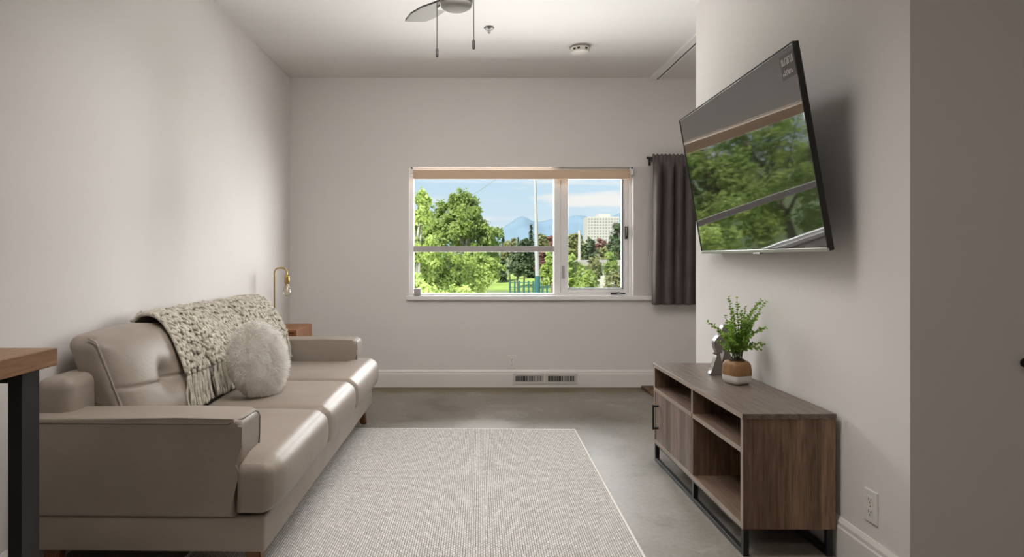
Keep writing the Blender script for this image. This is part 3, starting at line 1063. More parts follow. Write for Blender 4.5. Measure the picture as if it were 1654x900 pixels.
R45 = Matrix.Translation(pc) @ Matrix.Rotation(math.radians(20), 4, 'Z') @ Matrix.Translation(-pc)
hw = 0.054
zs = 0.043
b = MB().grid_box(pc.x - hw, pc.x + hw, pc.y - hw, pc.y + hw, pz, pz + 0.112, (16, 16, 22), 0.024, potfn(0))
bmesh.ops.transform(b.bm, matrix=R45, verts=b.bm.verts)
bw = MB()
bw.bm = b.bm.copy()
bmesh.ops.bisect_plane(b.bm, geom=b.bm.verts[:] + b.bm.edges[:] + b.bm.faces[:], plane_co=(0, 0, pz + zs), plane_no=(0, 0, -1), clear_outer=True)
bmesh.ops.bisect_plane(bw.bm, geom=bw.bm.verts[:] + bw.bm.edges[:] + bw.bm.faces[:], plane_co=(0, 0, pz + zs), plane_no=(0, 0, 1), clear_outer=True)
pot = part(b, 'pot', M['pot_wood'], pl, smooth=True)
part(bw, 'pot_base', M['pot_white'], pl, pot, smooth=True)
part(MB().lathe([(0.0, 0.1125), (0.038, 0.1125), (0.034, 0.1165), (0.0, 0.119)], pc, 20), 'soil', M['soil'], pl, pot, smooth=True)
rp = random.Random(11)
stems = MB()
leaves = MB()
base = pc + Vector((0, 0, 0.115))


def leafq(b, p, d, n, L, W):
    """small oval leaf: six-sided, cupped"""
    d = d.normalized()
    s = d.cross(n)
    if s.length < 1e-4:
        s = d.orthogonal()
    s.normalize()
    n2 = s.cross(d)
    prof = ((0.0, 0.0), (0.12, 0.30), (0.35, 0.50), (0.65, 0.50), (0.88, 0.30), (1.0, 0.0))
    lft = [b.bm.verts.new(p + d * L * t + s * W * w_ + n2 * 0.22 * L * w_) for t, w_ in prof]
    rgt = [lft[0]] + [b.bm.verts.new(p + d * L * t - s * W * w_ + n2 * 0.22 * L * w_) for t, w_ in prof[1:-1]] + [lft[-1]]
    for a_ in range(len(prof) - 1):
        q4 = [lft[a_], lft[a_ + 1], rgt[a_ + 1], rgt[a_]]
        q4 = [v_ for k_, v_ in enumerate(q4) if v_ not in q4[:k_]]
        b.bm.faces.new(q4)


# tips measured as (px, py, depth); bushy short stems fill the middle
tips = [(1177, 481, 3.06), (1190, 482, 3.05), (1183, 500, 3.0), (1239, 488, 3.06), (1229, 486, 3.1), (1222, 492, 3.02), (1236, 506, 3.12),
        (1144, 521, 3.02), (1251, 530, 3.06), (1204, 497, 3.1), (1212, 505, 3.0), (1197, 505, 2.98), (1170, 545, 2.98), (1180, 520, 3.1), (1160, 552, 3.1)]
for k in range(26):
    tips.append((rp.uniform(1165, 1236), rp.uniform(508, 565), rp.uniform(2.95, 3.15)))
for (px, py, dd) in tips:
    tip = P(px, py, dd)
    if tip.x > XR - 0.02:
        tip.x = XR - 0.02
    b0 = base + Vector((rp.uniform(-0.02, 0.02), rp.uniform(-0.02, 0.02), 0))
    L = (tip - b0).length
    side = Vector((tip.x - b0.x, tip.y - b0.y, 0))
    c1 = b0 + Vector((0, 0, 0.55 * L)) + side * 0.25
    n_ = max(6, int(L / 0.0125))
    pts = []
    for i in range(n_ + 1):
        t = i / n_
        pts.append(b0 * (1 - t) ** 2 + c1 * 2 * t * (1 - t) + tip * t * t)
    stems.tube(pts, [0.0018 * (1 - 0.6 * i / n_) for i in range(n_ + 1)], 5)
    ang = rp.uniform(0, PI)
    for i in range(2, n_ + 1):
        t = i / n_
        if t < 0.22:
            continue
        d = (pts[i] - pts[i - 1]).normalized()
        ang += 1.2
        s0 = d.orthogonal().normalized()
        s1 = d.cross(s0)
        L0 = 0.0225 * (1.0 - 0.45 * t) * rp.uniform(0.8, 1.25)
        for sg in (0, PI):
            out = s0 * math.cos(ang + sg) + s1 * math.sin(ang + sg)
            dirv = (out * 0.9 + d * 0.5 + Vector((0, 0, 0.15))).normalized()
            leafq(leaves, pts[i], dirv, d + Vector((rp.uniform(-.3, .3), rp.uniform(-.3, .3), rp.uniform(-.3, .3))), L0, L0 * 0.86)
part(stems, 'stems', M['stem'], pl, smooth=True)
part(leaves, 'foliage', M['sprig'], pl)

# ================================================================== ornament behind the plant
oc = Vector((1.300, 3.315, SZ1))
orn = empty('figure_ornament', oc, 'shiny silver abstract two-figure ornament behind the potted plant', 'ornament')
pewter = mat('pewter', (0.235, 0.205, 0.195), 0.33, metal=0.55)


def figure(outline, yc, th, name):
    b = MB()
    b.prism(outline, yc - th / 2, yc + th / 2, 'Y', 0.009, 4)
    return b


def O(px, py, d=3.31):
    v = P(px, py, d)
    return (v.x, v.z)


def smooth_loop(pts, n=6):
    out = []
    m = len(pts)
    for i in range(m):
        p0, p1, p2, p3 = (Vector(pts[(i + j - 1) % m]) for j in range(4))
        for k in range(n):
            t = k / n
            out.append(tuple(0.5 * ((2 * p1) + (-p0 + p2) * t + (2 * p0 - 5 * p1 + 4 * p2 - p3) * t * t + (-p0 + 3 * p1 - 3 * p2 + p3) * t ** 3)))
    return out


lw_ = [O(1143, 606), O(1146, 596), O(1152, 577), O(1154, 570), O(1150.5, 561), O(1150, 551), O(1155, 543), O(1161, 540), O(1166, 546), O(1165, 557), O(1159, 568), O(1161, 580), O(1166, 604), O(1164, 608)]
tl_ = [O(1162, 608), O(1167, 584), O(1171, 566), O(1167, 556), O(1165, 542), O(1168, 529), O(1175, 524), O(1182, 529), O(1184, 542), O(1180, 556), O(1179, 566), O(1184, 586), O(1190, 606), O(1188, 608)]
zmin = SZ1 + 0.0005
fix = lambda L: [(x, max(zmin, z)) for x, z in L]
part(figure(fix(smooth_loop(lw_)), 3.292, 0.036, 'l'), 'short_figure', pewter, orn, smooth=True, angle=SA)
part(figure(fix(smooth_loop(tl_)), 3.335, 0.040, 't'), 'tall_figure', pewter, orn, smooth=True, angle=SA)

# ================================================================== rug, brown mat
rc = Vector((-0.15, 3.0, 0))
def rug_fn(u, v, w_, p):
    if w_ <= 0:
        return p
    k = max(0.0, 1 - max(0.0, p.x + 0.62) / 0.75) * min(1.0, max(0.0, (p.x + 0.56) / 0.08))
    h = 0.006 * k * (math.sin(p.y * 31 + 2.5 * p.x + 1.5 * math.sin(p.y * 5)) * 0.5 + 0.5) * (0.6 + noise.noise(Vector((p.x * 3, p.y * 6, 2))))
    return p + Vector((0, 0, max(0, h)))


b = MB().grid_box(-0.91, 0.84, -1.55, 1.29, 0.0, 0.010, (60, 300, 3), 0.004, rug_fn)
rug = b.build('area_rug', M['rug'], smooth=True)
rug.location = rc
rug.rotation_euler = (0, 0, math.radians(-1.2))
tag(rug, 'large cream woven rug with grey flecks in front of the sofa', 'rug')
b = MB()
for (x0, x1, y0, y1) in ((0.832, 0.844, -1.552, 1.292), (-0.914, -0.902, -1.552, 1.292), (-0.914, 0.844, 1.282, 1.294)):
    b.box(x0, x1, y0, y1, 0.0, 0.0125, 0.003)
b.build('binding', M['rug_edge'], rug)

b = MB()
b.grid_box(1.535, 2.35, 4.75, 5.685, 0.0, 0.022, (30, 34, 3), 0.008,
           lambda u, v, w_, p: p + Vector((0, 0, 0.012 * noise.noise(p * 18) if w_ > 0 else 0)))
mesh_thing(b, 'floor_mat', M['mat'], (1.95, 5.2, 0), smooth=True, label='rough brown mat on the floor in the alcove behind the media console', cat='mat')

# ================================================================== sofa
sofa = empty('sofa', (-0.697, 2.225, 0), 'taupe leather three-seat sofa along the left wall', 'sofa')
SB, SF = -1.54, -0.70
part(MB().box(SB, SF, 2.228, 4.497, 0.13, 0.252, 0.010, 3), 'base', M['leather'], sofa, smooth=True, angle=SA)


def arm_profile():
    pr = [(SB, 0.253), (-0.802, 0.253), (-0.802, 0.400), (-0.796, 0.418), (-0.785, 0.432), (-0.778, 0.455), (-0.775, 0.50), (-0.774, 0.545)]
    for k in range(7):
        a = k / 6 * PI / 2
        pr.append((-0.804 + 0.030 * math.cos(a), 0.568 + 0.028 * math.sin(a)))
    pr += [(-1.0, 0.600), (SB, 0.598)]
    return pr


for y0, y1, s in ((2.215, 2.400, -1), (4.325, 4.510, 1)):
    b = MB().prism(arm_profile(), y0, y1, 'Y', 0.016, 4)
    arm = part(b, 'armrest', M['leather'], sofa, smooth=True, angle=math.radians(40))
    yo, yi, di = (y0, y1, 1) if s < 0 else (y1, y0, -1)
    pts = [(SB + 0.01, yo, 0.579), (-1.1, yo, 0.579), (-0.822, yo, 0.579), (-0.805, yo + di * 0.004, 0.586), (-0.791, yo + di * 0.014, 0.5915), (-0.783, yo + di * 0.030, 0.5905),
           (-0.7825, (yo + yi) / 2, 0.59), (-0.782, yi - di * 0.030, 0.590), (-0.777, yi - di * 0.013, 0.580), (-0.774, yi - di * 0.004, 0.562), (-0.775, yi - di * 0.003, 0.50), (-0.777, yi - di * 0.003, 0.462)]
    part(MB().tube(pts, 0.0030, 6), 'piping', M['piping'], sofa, arm, smooth=True)

yb = [2.402, 2.99, 3.655, 4.323]
for k in range(3):
    y0, y1 = yb[k] + 0.002, yb[k + 1] - 0.002
    ext0, ext1 = (2.213 - y0 if k == 0 else 0), (4.512 - y1 if k == 2 else 0)

    def fn(u, v, w_, p, y0=y0, y1=y1, k=k, ext0=ext0, ext1=ext1):
        # ears that wrap round the front of the armrests
        s = min(1, max(0, (p.x + 0.825) / 0.028))
        s = s * s * (3 - 2 * s)
        yy = p.y
        if v < 0 and ext0:
            yy += ext0 * s * min(1, (-v) ** 1.5)
        if v > 0 and ext1:
            yy += ext1 * s * min(1, v ** 1.5)
        q = Vector((p.x, yy, p.z))
        if w_ > 0:
            q.z += 0.016 * (1 - v ** 4) * (1 - 0.6 * max(0, u) ** 3) * max(0, w_)
            q.z += 0.0025 * noise.noise(Vector((p.x * 5, p.y * 16, k))) * (1 - abs(u) ** 4)
        if u > 0:
            q.x += 0.030 * (1 - (abs(w_ * 0.9 - 0.1)) ** 2.2) * (1 - 0.5 * abs(v) ** 6) * u
            q.x += 0.002 * noise.noise(Vector((p.y * 22, p.z * 5, k + 9)))
        if u > 0.3 and w_ > 0.0 and ((k == 0 and v < 0) or (k == 2 and v > 0)):
            pass
        return q
    b = MB().grid_box(-1.26, -0.668, y0, y1, 0.254, 0.452, (75, 36, 20), 0.050, fn)
    part(b, 'seat_cushion', M['leather'], sofa, smooth=True)

b = MB().grid_box(SB - 0.014, -1.415, 2.285, 4.45, 0.253, 0.718, (10, 30, 14), 0.040,
                  lambda u, v, w_, p: p + Vector((-0.0 * (p.z - 0.26), 0, 0.008 * (1 - v * v) if w_ > 0 else 0)))
part(b, 'back_frame', M['leather'], sofa, smooth=True)

zb0, zb1 = 0.452, 0.845
LEAN = 0.40


def back_front(z):
    return -1.262 - LEAN * (z - 0.50)


cy = [2.425, 3.02, 3.665, 4.305]
for k in range(3):
    y0, y1 = cy[k] + 0.003, cy[k + 1] - 0.003
    hy_ = (y1 - y0) / 2

    def fb(u, v, w_, p, k=k, hy_=hy_):
        z = p.z
        xloc = p.x          # -0.155 .. 0
        q = Vector((back_front(z) + xloc, p.y, z))
        if u > -0.2:
            f = (u + 0.2) / 1.2
            bul = 0.055 * (1 - abs(v) ** 3.2) * (1 - abs(w_) ** 3)
            r2 = (v * hy_) ** 2 + (w_ * 0.197) ** 2
            tuft = 0.055 * math.exp(-r2 / 0.052 ** 2)
            crease = 0.011 * math.exp(-((w_ * 0.197 + 0.01 * math.cos(v * 2)) / 0.0055) ** 2)
            q.x += f * (bul - tuft - crease)
        if w_ > 0:
            q.z += 0.020 * (1 - v * v) * w_
            q.z += 0.004 * noise.noise(Vector((p.x * 9, p.y * 7, k)))
        q.y += 0.003 * noise.noise(Vector((z * 16, p.x * 14, k + 3))) * abs(v)
        return q
    b = MB().grid_box(-0.150, 0.0, y0, y1, zb0, zb1, (18, 72, 120), 0.052, fb)
    bc = part(b, 'back_cushion', M['leather'], sofa, smooth=True)
    pts = []
    for i in range(15):
        z = zb0 + 0.03 + (zb1 - zb0 - 0.045) * i / 14
        pts.append((back_front(z) - 0.020, y0 + 0.0085, z))
    pts += [(back_front(zb1) - 0.045, y0 + 0.012, zb1 - 0.001)]
    part(MB().tube(pts, 0.0032, 6), 'piping', M['welt'], sofa, bc, smooth=True)

for (xx, yy, sx_, sy_) in ((-0.762, 2.300, 1, -1), (-0.762, 4.395, 1, 1), (-1.47, 2.300, -1, -1), (-1.47, 4.395, -1, 1)):
    b = MB()
    zt, zbm = 0.132, 0.0105
    for_ = [(xx - 0.030, yy - 0.030), (xx + 0.030, yy - 0.030), (xx + 0.030, yy + 0.030), (xx - 0.030, yy + 0.030)]
    off = Vector((0.022 * sx_, 0.010 * sy_))
    top = [b.bm.verts.new((x, y, zt)) for x, y in for_]
    bot = [b.bm.verts.new((xx + (x - xx) * 0.62 + off.x, yy + (y - yy) * 0.62 + off.y, zbm)) for x, y in for_]
    b.bm.faces.new(top)
    b.bm.faces.new(list(reversed(bot)))
    for i in range(4):
        b.bm.faces.new((top[i], bot[i], bot[(i + 1) % 4], top[(i + 1) % 4]))
    bmesh.ops.bevel(b.bm, geom=b.bm.edges[:], offset=0.005, segments=2, affect='EDGES')
    part(b, 'leg', M['leg_wood'], sofa, smooth=True, angle=SA)
SROT = math.radians(-0.95)
sofa.rotation_euler = (0, 0, SROT)
sofaM = Matrix.Translation(sofa.location) @ Matrix.Rotation(SROT, 4, 'Z') @ Matrix.Translation(-Vector(sofa.location))

# ================================================================== knitted throw
drape = [(-1.548, 0.800), (-1.540, 0.850), (-1.508, 0.884), (-1.458, 0.892), (-1.410, 0.882), (-1.368, 0.854), (-1.330, 0.808), (-1.293, 0.750), (-1.262, 0.695), (-1.240, 0.645)]
seglen = [0]
for a, c in zip(drape, drape[1:]):
    seglen.append(seglen[-1] + math.hypot(c[0] - a[0], c[1] - a[1]))
TL = seglen[-1]


def drape_pt(t):
    s = t * TL
    for i in range(len(drape) - 1):
        if s <= seglen[i + 1] + 1e-9:
            f = (s - seglen[i]) / (seglen[i + 1] - seglen[i])
            a, c = drape[i], drape[i + 1]
            d = Vector((c[0] - a[0], c[1] - a[1])).normalized()
            return Vector((a[0] + (c[0] - a[0]) * f, a[1] + (c[1] - a[1]) * f)), d
    return Vector(drape[-1]), Vector((0.5, -0.86))


TY0, TY1 = 2.795, 4.275


def throw_pt(y, t, off=0.0):
    p, d = drape_pt(t)
    nrm = Vector((-d.y, d.x))   # outward in (x, z)
    dip = 0.0
    for yc in (3.02, 3.665):
        dip += 0.018 * math.exp(-((y - yc) / 0.05) ** 2)
    wv = 0.006 * noise.noise(Vector((y * 6, t * 4, 2.0)))
    yy = y + 0.02 * noise.noise(Vector((y * 3, t * 3, 7.0))) * min(1, t + 0.2) + 0.14 * (1 - t) * max(0.0, 3.3 - y) / 0.5 + 0.02
    o_ = off + wv - dip
    return Vector((p.x + nrm.x * o_, yy, p.y + nrm.y * o_)), Vector((nrm.x, 0, nrm.y)), Vector((d.x, 0, d.y))


throw = empty('knitted_throw', (-1.42, 3.5, 0.6), 'chunky cream knitted throw with long tassels draped over the sofa back', 'throw blanket')
ns, nt_ = 110, 34
b = MB()
gA = [[b.bm.verts.new(throw_pt(TY0 + (TY1 - TY0) * i / ns, j / nt_, -0.003)[0]) for j in range(nt_ + 1)] for i in range(ns + 1)]
for i in range(ns):
    for j in range(nt_):
        b.bm.faces.new((gA[i][j], gA[i + 1][j], gA[i + 1][j + 1], gA[i][j + 1]))
# rows of chunky V stitches standing on the cloth
rt = random.Random(5)
nrow, ncol = 17, 44
for r_ in range(nrow):
    for c_ in range(ncol):
        y = TY0 + (TY1 - TY0) * min(0.995, max(0.005, (c_ + 0.5 + (0.25 if r_ % 2 else -0.25) + rt.uniform(-0.3, 0.3)) / ncol))
        t = (r_ + 0.5 + rt.uniform(-0.35, 0.35)) / nrow
        loose = noise.noise(Vector((y * 5, t * 5, 0.3)))
        for sg in (-1, 1):
            p, n_, d_ = throw_pt(y + sg * 0.0085 + rt.uniform(-.002, .002), min(1, max(0, t + rt.uniform(-.008, .008))), 0.005 + rt.uniform(0, 0.007) + 0.005 * loose)
            dirv = (d_ * rt.uniform(0.012, 0.021) + Vector((0, -sg * rt.uniform(0.006, 0.014), 0)) + n_ * rt.uniform(-0.006, 0.006)) * rt.uniform(0.85, 1.2)
            b.blob(p, dirv, rt.uniform(0.0066, 0.0098), 6, 4)
# edge rolls
for yy in (TY0, TY1):
    pts = [throw_pt(yy, j / 24, 0.002)[0] for j in range(25)]
    b.tube(pts, 0.009, 7)
pk = part(b, 'knit', M['yarn'], throw, smooth=True)
ntas = 27
for k in range(ntas):
    y = TY0 + 0.012 + (TY1 - TY0 - 0.024) * k / (ntas - 1)
    p0 = throw_pt(y, 1.0, 0.004)[0]
    b = MB()
    b.blob(p0 + Vector((0.002, 0, -0.006)), (0, 0.0, 0.012), 0.011, 8, 5)
    Ls = rt.uniform(0.150, 0.172)
    for s in range(9):
        a = 2 * PI * s / 9 + rt.uniform(-.3, .3)
        sp_ = rt.uniform(0.006, 0.017)
        ph = rt.uniform(0, 6)
        lean = rt.uniform(-0.012, 0.012)
        pts = []
        for i in range(9):
            t = i / 8
            zz = p0.z - 0.008 - Ls * t * rt.uniform(0.985, 1.0)
            if zz < 0.482:
                zz = 0.482 + rt.uniform(0, 0.004)
            xx = p0.x + 0.003 + 0.020 * t ** 1.5 + math.cos(a) * sp_ * min(1, t * 2.2) * 0.75 + 0.002 * math.sin(9 * t + ph)
            pts.append((xx, p0.y + lean * t + math.sin(a) * sp_ * min(1, t * 2.2) + 0.003 * math.sin(11 * t + ph), zz))
        b.tube(pts, [0.0060 + 0.0015 * math.sin(i * 2.1 + ph) for i in range(9)], 5)
    part(b, 'tassel', M['yarn'], throw, smooth=True)
throw.matrix_world = sofaM @ Matrix.Translation(throw.location)

# ================================================================== fluffy pillow
pc2 = Vector((-1.038, 3.215, 0.644))
pil = empty('round_pillow', pc2, 'round fluffy off-white pillow leaning against the throw on the sofa', 'pillow')
nrm = Vector((0.86, -0.42, 0.22)).normalized()
e1 = Vector((0, 0, 1)) - nrm * nrm.z
e1.normalize()
e2 = nrm.cross(e1)
pm = Matrix((e2, e1, nrm)).transposed()
b = MB()
bmesh.ops.create_icosphere(b.bm, subdivisions=5, radius=1.0)
RP, TP = 0.158, 0.088
fur = MB()
rf = random.Random(9)
for v in b.bm.verts:
    u = v.co.normalized()
    rad = math.hypot(u.x, u.y)
    dim = 1 - 0.30 * math.exp(-(rad / 0.16) ** 2)
    th = math.atan2(u.y, u.x)
    scal = 1 + 0.022 * noise.noise(Vector((u.x * 3, u.y * 3, u.z * 3 + 4)))
    z = math.copysign(abs(u.z) ** 0.85, u.z) * TP * dim
    loc = Vector((u.x * RP * scal, u.y * RP * scal * 1.12, z))
    v.co = pc2 + pm @ loc
b.bm.normal_update()
faces = b.bm.faces[:]
areas = [f.calc_area() for f in faces]
pick = rf.choices(range(len(faces)), weights=areas, k=15000)
for i in pick:
    f = faces[i]
    vs = [v.co for v in f.verts]
    r1, r2 = rf.random(), rf.random()
    if r1 + r2 > 1:
        r1, r2 = 1 - r1, 1 - r2
    p = vs[0] + (vs[1] - vs[0]) * r1 + (vs[2] - vs[0]) * r2
    n_ = f.normal
    if (n_.dot(p - pc2)) < 0:
        n_ = -n_
    clump = Vector((noise.noise(p * 22), noise.noise(p * 22 + Vector((5, 0, 0))), noise.noise(p * 22 + Vector((0, 9, 0)))))
    d = (n_ + clump * 1.1 + Vector((rf.uniform(-.35, .35), rf.uniform(-.35, .35), rf.uniform(-.55, .15)))).normalized()
    L = rf.uniform(0.016, 0.032)
    s = d.cross(Vector((rf.uniform(-1, 1), rf.uniform(-1, 1), rf.uniform(-1, 1)))).normalized() * rf.uniform(0.0012, 0.0020)
    m1 = p + d * L * 0.55
    tp = p + d * L + Vector((0, 0, -0.004))
    for q_ in (m1, tp):
        q_.z = max(q_.z, 0.470)
    v = [fur.bm.verts.new(x) for x in (p - s, p + s, m1 + s * 0.8, m1 - s * 0.8, tp)]
    fur.bm.faces.new((v[0], v[1], v[2], v[3]))
    fur.bm.faces.new((v[3], v[2], v[4]))
part(b, 'cover', M['fur'], pil, smooth=True)
fo = part(fur, 'fur', M['fur'], pil)
fo['kind'] = 'stuff'
part(MB().lathe([(0.0, 0.008), (0.010, 0.005), (0.012, 0.0), (0.010, -0.004), (0.0, -0.005)], (0, 0, 0), 16, Matrix.Translation(pc2 + nrm * TP * 0.72) @ pm.to_4x4()), 'button', M['fur'], pil, smooth=True)

# ================================================================== side table and lamp
tx0, tx1, ty0, ty1, tz = -1.556, -1.226, 4.635, 5.095, 0.626
sdt = empty('side_table', ((tx0 + tx1) / 2, (ty0 + ty1) / 2, 0), 'small reddish-brown wooden side table behind the far sofa arm', 'side table')
q = 0.018
part(MB().box(tx0, tx1, ty0, ty1, tz - q, tz, 0.002), 'tabletop', M['walnut'], sdt)
part(MB().box(tx0, tx0 + q, ty0, ty1, tz - 0.16, tz - q, 0.001), 'side_panel', M['walnut'], sdt)
part(MB().box(tx1 - q, tx1, ty0, ty1, tz - 0.16, tz - q, 0.001), 'side_panel', M['walnut'], sdt)
part(MB().box(tx0 + q, tx1 - q, ty0, ty1, tz - 0.16, tz - 0.16 + q, 0.001), 'bottom_panel', M['walnut'], sdt)
part(MB().box(tx0 + q, tx1 - q, ty1 - 0.012, ty1 - 0.002, tz - 0.16 + q, tz - q), 'back_panel', M['walnut'], sdt)
dw = part(MB().box(tx0 + q + 0.002, tx1 - q - 0.002, ty0 + 0.012, ty0 + 0.030, tz - 0.16 + q + 0.002, tz - q - 0.002, 0.001), 'drawer', M['walnut'], sdt)
part(MB().lathe([(0.0, 0), (0.006, 0), (0.006, 0.012), (0.012, 0.016), (0.010, 0.024), (0.0, 0.025)], (0, 0, 0), 16,
                Matrix.Translation(((tx0 + tx1) / 2, ty0 + 0.012, tz - 0.085)) @ Matrix.Rotation(PI / 2, 4, 'X')), 'knob', M['brass'], sdt, dw, smooth=True, angle=SA)
for xx in (tx0 + 0.03, tx1 - 0.03):
    for yy in (ty0 + 0.03, ty1 - 0.03):
        part(MB().tube([(xx, yy, tz - 0.16), (xx, yy, 0.0)], [0.017, 0.011], 14), 'leg', M['walnut'], sdt, smooth=True, angle=SA)

ld = 4.86
lb = Vector(((445 - PPX) * ld / F, ld, tz))
lamp = empty('table_lamp', lb, 'brass arched table lamp with a bare clear bulb on the side table', 'lamp')
part(MB().lathe([(0.0, 0), (0.030, 0), (0.0315, 0.003), (0.0315, 0.022), (0.029, 0.026), (0.0, 0.027)], lb + Vector((0.010, 0, 0)), 32), 'base', M['brass'], lamp, smooth=True, angle=SA)
pxm = P(443.2, 0, ld).x
ztop = CZ - (433 - PPY) * ld / F
xe = P(463.6, 0, ld).x
rad = 0.036
pts = [(pxm, ld, tz + 0.02), (pxm, ld, ztop - rad)]
for k in range(1, 7):
    a = PI - k / 6 * PI / 2
    pts.append((pxm + rad + rad * math.cos(a), ld, ztop - rad + rad * math.sin(a)))
for k in range(0, 7):
    a = PI / 2 - k / 6 * PI / 2
    pts.append((xe - rad + rad * math.cos(a), ld, ztop - rad + rad * math.sin(a)))
zs0 = CZ - (444 - PPY) * ld / F
zs1 = CZ - (458 - PPY) * ld / F
pts.append((xe, ld, zs0 - 0.006))
part(MB().tube(pts, 0.0062, 12), 'stem', M['brass'], lamp, smooth=True, angle=SA)
so = part(MB().lathe([(0.0, zs0 - 0), (0.009, zs0), (0.017, zs0 - 0.008), (0.019, zs0 - 0.014), (0.019, zs1 + 0.004), (0.017, zs1), (0.0, zs1)], (xe, ld, 0), 24), 'socket', M['brass'], lamp, smooth=True, angle=SA)
zb_ = CZ - (479 - PPY) * ld / F
bp_ = []
L = zs1 - zb_
for t, rr_ in ((0.0, 0.0135), (0.15, 0.0145), (0.35, 0.022), (0.55, 0.029), (0.72, 0.0315), (0.86, 0.028), (0.95, 0.018), (1.0, 0.0)):
    bp_.append((rr_, zs1 - L * t))
bu = part(MB().lathe(bp_, (xe, ld, 0), 24), 'bulb', M['bulb'], lamp, smooth=True)
b = MB()
for k in range(6):
    a = 2 * PI * k / 6
    b.tube([(xe + 0.005 * math.cos(a), ld + 0.005 * math.sin(a), zs1), (xe + 0.013 * math.cos(a + .3), ld + 0.013 * math.sin(a + .3), zs1 - L * 0.72)], 0.0008, 5)
b.tube([(xe, ld, zs1), (xe, ld, zs1 - L * 0.45)], [0.006, 0.002], 8)
part(b, 'filament', M['filament'], lamp, bu)

# ================================================================== tall wooden table at the near left
bx0, bx1, by0, by1, bz = -1.56, (93.5 - PPX) * 1.70 / F, 0.55, 1.70, 0.915
bt = empty('bar_table', ((bx0 + bx1) / 2, (by0 + by1) / 2, 0), 'tall table with thick wood top and black steel legs at the near left', 'table')
part(MB().box(bx0, bx1, by0, by1, bz - 0.046, bz, 0.002), 'tabletop', M['table_wood'], bt)
for yy in (1.600, 0.65):
    for xx in (-1.141, -1.53):
        part(MB().box(xx, xx + 0.035, yy, yy + 0.067, 0.012, bz - 0.048, 0.002), 'leg', M['black_metal'], bt)
    b = MB()
    b.box(-1.494, -1.142, yy, yy + 0.067, bz - 0.075, bz - 0.047, 0.002)
    part(b, 'cross_rail', M['black_metal'], bt)
    b = MB()
    b.box(-1.53, -1.106, yy, yy + 0.067, 0.0, 0.014, 0.002)
    part(b, 'floor_rail', M['black_metal'], bt)
# ================================================================== outdoors
GZ = -2.6
b = MB()
b.box(-4000, 4000, 12, 6000, GZ - 0.5, GZ)
struct(b, 'ground', M['meadow'])
# park lawn: gently rolling slope
ro = random.Random(21)


def lawn_z(x, y):
    return GZ + 0.12 + 0.35 * math.sin(y * 0.16 + x * 0.05) + 0.010 * (y - 45) + 0.25 * noise.noise(Vector((x * 0.06, y * 0.06, 0)))


b = MB()
nx, ny = 60, 80
gv = [[b.bm.verts.new((-14 + 50 * i / nx, 24 + 90 * j / ny, lawn_z(-14 + 50 * i / nx, 24 + 90 * j / ny))) for j in range(ny + 1)] for i in range(nx + 1)]
for i in range(nx):
    for j in range(ny):
        b.bm.faces.new((gv[i][j], gv[i + 1][j], gv[i + 1][j + 1], gv[i][j + 1]))
lw = b.build('lawn', M['lawn'], smooth=True)
lw['kind'] = 'structure'


def leaf_cloud(b, blobs, n, size, rnd, up_bias=0.5):
    """leaves gathered in many small clumps over each crown lobe, so sky shows through between them"""
    clumps = []
    for (x, y, z, rx_, ry_, rz_) in blobs:
        k = 26
        for _ in range(k):
            u = Vector((rnd.gauss(0, 1), rnd.gauss(0, 1), rnd.gauss(0, 1) + 0.15)).normalized() * rnd.uniform(0.35, 1.0)
            c = Vector((x + u.x * rx_, y + u.y * ry_, z + u.z * rz_))
            r = (rx_ * ry_ * rz_) ** (1 / 3) * rnd.uniform(0.16, 0.36)
            clumps.append((c, r, u.normalized()))
    w = [c[1] ** 2 for c in clumps]
    for (c, r, out) in rnd.choices(clumps, weights=w, k=n):
        u = Vector((rnd.gauss(0, 1), rnd.gauss(0, 1), rnd.gauss(0, 1))).normalized()
        p = c + u * r * (rnd.random() ** 0.4) * rnd.uniform(0.7, 1.35)
        n_ = (Vector((rnd.gauss(0, 1), rnd.gauss(0, 1), rnd.gauss(0, 1))) * 0.75 + out * 0.6 + u * 0.4 + Vector((0, -0.25, up_bias))).normalized()
        a = n_.orthogonal().normalized()
        cc = n_.cross(a)
        th = rnd.uniform(0, 2 * PI)
        d = a * math.cos(th) + cc * math.sin(th)
        e = n_.cross(d)
        sz = size * rnd.uniform(0.6, 1.35)
        v = [b.bm.verts.new(p + q_) for q_ in (-d * sz, e * sz * 0.55, d * sz, -e * sz * 0.55)]
        b.bm.faces.new(v)


def tree(base, blobs, n, size, leafm, label, name='leafy_tree', cat='tree', group='trees outside the window', bark='bark', trunk_r=0.16, limbs=6):
    base = Vector(base)
    r = empty(name, base, label, cat, group)
    b = MB()
    leaf_cloud(b, blobs, n, size, ro)
    part(b, 'crown', M[leafm], r)
    b = MB()
    cz_ = sum(bx[2] for bx in blobs) / len(blobs)
    cx_ = sum(bx[0] for bx in blobs) / len(blobs)
    cy_ = sum(bx[1] for bx in blobs) / len(blobs)
    topc = Vector((cx_, cy_, cz_))
    mid = base.lerp(topc, 0.5) + Vector((ro.uniform(-.2, .2), 0, 0))
    b.tube([base, mid, topc], [trunk_r, trunk_r * 0.75, trunk_r * 0.4], 9)
    for k in range(limbs):
        bx = blobs[k % len(blobs)]
        tip = Vector((bx[0] + ro.uniform(-.6, .6) * bx[3], bx[1] + ro.uniform(-.6, .6) * bx[4], bx[2] + ro.uniform(0, .8) * bx[5]))
        st_ = base.lerp(topc, ro.uniform(0.45, 0.9))
        b.tube([st_, st_.lerp(tip, 0.5) + Vector((0, 0, 0.15)), tip], [trunk_r * 0.4, trunk_r * 0.25, trunk_r * 0.08], 6)
    part(b, 'trunk', M[bark], r, smooth=True)
    return r


